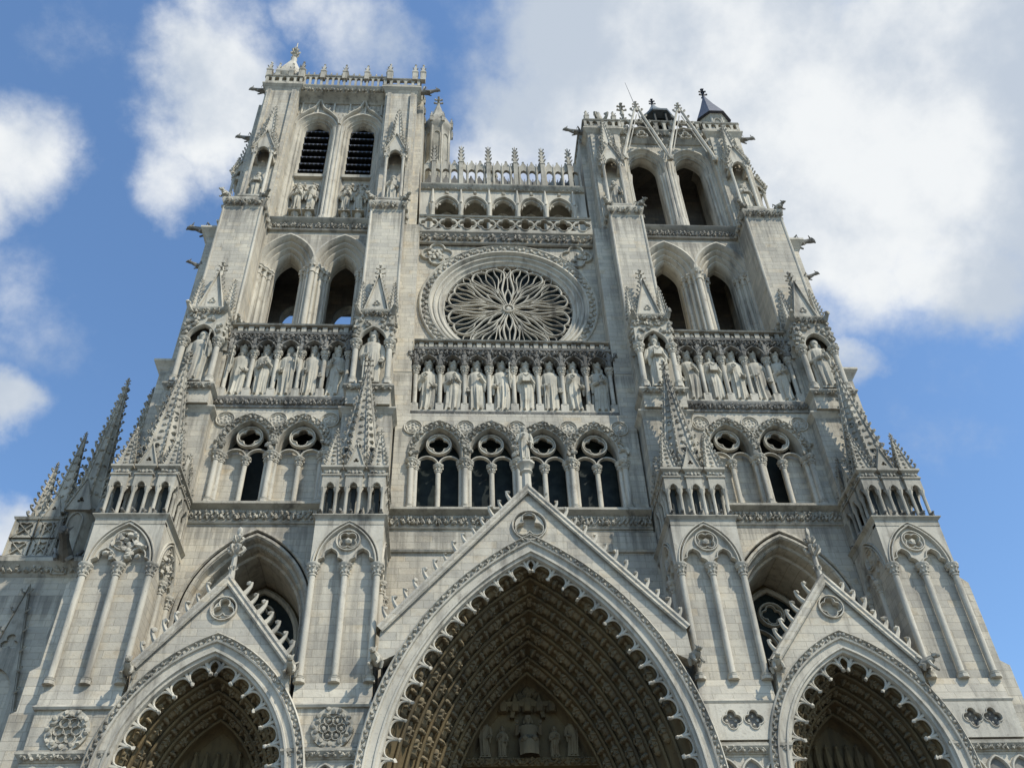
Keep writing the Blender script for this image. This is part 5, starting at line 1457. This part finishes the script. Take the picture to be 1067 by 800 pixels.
# gabled slope, blind gable on the wall below
G = MB(); G.plate([(-25.2, 29.0), (-22.0, 29.0), (-22.0, 33.4), (-22.8, 33.6)], [], 7.4, 8.2, True)
for i in range(10): crocket(G, (-25.2 + 2.4 * i / 10, 7.7, 29.1 + 4.6 * i / 10), (-.8, 0, .5), (0, 0, 1), .45, 5)
G.plate([(-25.0, 18.0), (-22.2, 18.0), (-23.6, 25.6)], [archhole(-23.6, 20.5, .7, 1.2, 18.3), foil(-23.6, 22.9, .42, 3, PI / 2)], 5.85, 6.0)
G.bar([(-25.1, 17.8), (-23.6, 25.9), (-22.1, 17.8)], .14, 5.8, 5.95)
for e in (-1, 1):
    for i in range(8): crocket(G, (-23.6 + e * 1.45 * (1 - (i + .5) / 8), 5.75, 17.9 + 8 * (i + .5) / 8), (e, 0, .3), (0, 0, 1), .26, 4)
    G.lathe(-23.6 + e * 1.75, 5.9, [(.2, 10), (.16, 22.5), (.25, 23), (.05, 25.6)], 8)
obj('blind_gable', G, CARVE, ch)

# ------------------------------------------------------------------ camera, light, sky
cam = bpy.data.cameras.new('camera'); co = bpy.data.objects.new('camera', cam); COL.objects.link(co); SC.camera = co
psi, pit, rho = math.radians(4.65), math.radians(42.29), math.radians(-2.48)
F_ = Vector((math.sin(psi) * math.cos(pit), math.cos(psi) * math.cos(pit), math.sin(pit)))
R_ = Vector((math.cos(psi), -math.sin(psi), 0)); U_ = R_.cross(F_)
R2_ = R_ * math.cos(rho) + U_ * math.sin(rho); U2_ = U_ * math.cos(rho) - R_ * math.sin(rho)
co.matrix_world = Matrix.Translation((-3.086, -35.64, 1.6)) @ Matrix((R2_, U2_, -F_)).transposed().to_4x4()
cam.sensor_width = 36; cam.lens = 980.85 / 1067 * 36; cam.clip_end = 6000

def pixdir(px, py): return (F_ + R2_ * ((px - 533.5) / 980.85) + U2_ * ((400 - py) / 980.85)).normalized()
EL = math.radians(50); AZ = math.radians(48)
sd = Vector((math.sin(AZ) * math.cos(EL), -math.cos(AZ) * math.cos(EL), math.sin(EL)))
sl = bpy.data.lights.new('sun', 'SUN'); sl.energy = 4.1; sl.angle = math.radians(.6); sl.color = (1, .94, .83)
so = bpy.data.objects.new('sun', sl); COL.objects.link(so); so.rotation_euler = sd.to_track_quat('Z', 'Y').to_euler(); so.location = sd * 200

W = bpy.data.worlds.new('World'); SC.world = W; W.use_nodes = True
nt = W.node_tree; L = nt.links.new
bg = nt.nodes['Background']
sky = nt.nodes.new('ShaderNodeTexSky'); sky.sky_type = 'NISHITA'; sky.sun_disc = False
sky.sun_elevation = EL; sky.sun_rotation = math.atan2(sd.x, sd.y); sky.air_density = 1.0; sky.dust_density = .6; sky.ozone_density = 1.6
tc = nt.nodes.new('ShaderNodeTexCoord')
nrm = N(nt, 'ShaderNodeVectorMath', operation='NORMALIZE'); L(tc.outputs['Generated'], nrm.inputs[0])
# cloud fields by sky direction, ragged by noise
n1 = N(nt, 'ShaderNodeTexNoise', Scale=5.0, Detail=9.0, Roughness=.58); L(nrm.outputs[0], n1.inputs['Vector'])
n2 = N(nt, 'ShaderNodeTexNoise', Scale=2.6, Detail=6.0, Roughness=.55); L(nrm.outputs[0], n2.inputs['Vector'])
n3 = N(nt, 'ShaderNodeTexNoise', Scale=11.0, Detail=11.0, Roughness=.62); L(nrm.outputs[0], n3.inputs['Vector'])
wv = N(nt, 'ShaderNodeVectorMath', operation='MULTIPLY_ADD'); wv.inputs[1].default_value = (.16, .16, .16)
sb = N(nt, 'ShaderNodeVectorMath', operation='SUBTRACT'); sb.inputs[1].default_value = (.5, .5, .5); L(n1.outputs['Color'], sb.inputs[0])
L(sb.outputs[0], wv.inputs[0]); L(nrm.outputs[0], wv.inputs[2])
CLOUDS = [(225, 105, 86, .86), (195, 190, 50, .58), (235, 35, 55, .5), (15, 160, 66, .72), (-50, 190, 70, .8), (372, 40, 66, .6), (335, 20, 50, .45), (520, 140, 95, .72), (630, 60, 165, .95), (760, 90, 190, 1.0), (930, 120, 190, 1.0), (880, 250, 130, .9), (1000, 270, 85, .85),
          (1060, 40, 180, 1.0), (1090, 200, 120, .9), (5, 410, 42, .7), (15, 540, 48, .7), (890, 390, 36, .6), (40, 300, 80, .3), (60, 40, 70, .22), (980, 420, 90, .2), (1200, -100, 300, 1), (700, -150, 250, 1), (-300, 300, 200, .8), (1350, 300, 200, .8)]
acc = None
for px, py, r, amp in CLOUDS:
    d = pixdir(px, py)
    dist = N(nt, 'ShaderNodeVectorMath', operation='DISTANCE'); L(wv.outputs[0], dist.inputs[0]); dist.inputs[1].default_value = d
    f = ramp(nt, dist.outputs['Value'], r / 981 * 1.35, r / 981 * .25, 0, amp)
    if acc is None: acc = f
    else:
        m = N(nt, 'ShaderNodeMath', operation='MAXIMUM'); L(acc, m.inputs[0]); L(f, m.inputs[1]); acc = m.outputs[0]
ad = N(nt, 'ShaderNodeMath', operation='MULTIPLY_ADD'); L(n3.outputs[0], ad.inputs[0]); ad.inputs[1].default_value = 1.0; L(acc, ad.inputs[2])
cov = ramp(nt, ad.outputs[0], .64, 1.3)
# cloud tone: bright rims, greyer thick middles
tone = N(nt, 'ShaderNodeMath', operation='MULTIPLY_ADD'); L(n2.outputs[0], tone.inputs[0]); tone.inputs[1].default_value = .8; L(n1.outputs[0], tone.inputs[2])
gx = ramp(nt, tone.outputs[0], .76, 1.04)
ccol = mixc(nt, gx, (3.05, 3.45, 4.0), (5.0, 5.15, 5.25))
skc = mixc(nt, 1.0, sky.outputs[0], (.96, 1.15, 1.27), 'MULTIPLY')
col = mixc(nt, cov, skc, ccol)
L(col, bg.inputs['Color']); bg.inputs['Strength'].default_value = .15
SC.view_settings.view_transform = 'Standard'; SC.view_settings.look = 'None'; SC.view_settings.gamma = 1
SC.view_settings.exposure = .25
SC.cycles.max_bounces = 6; SC.cycles.diffuse_bounces = 4
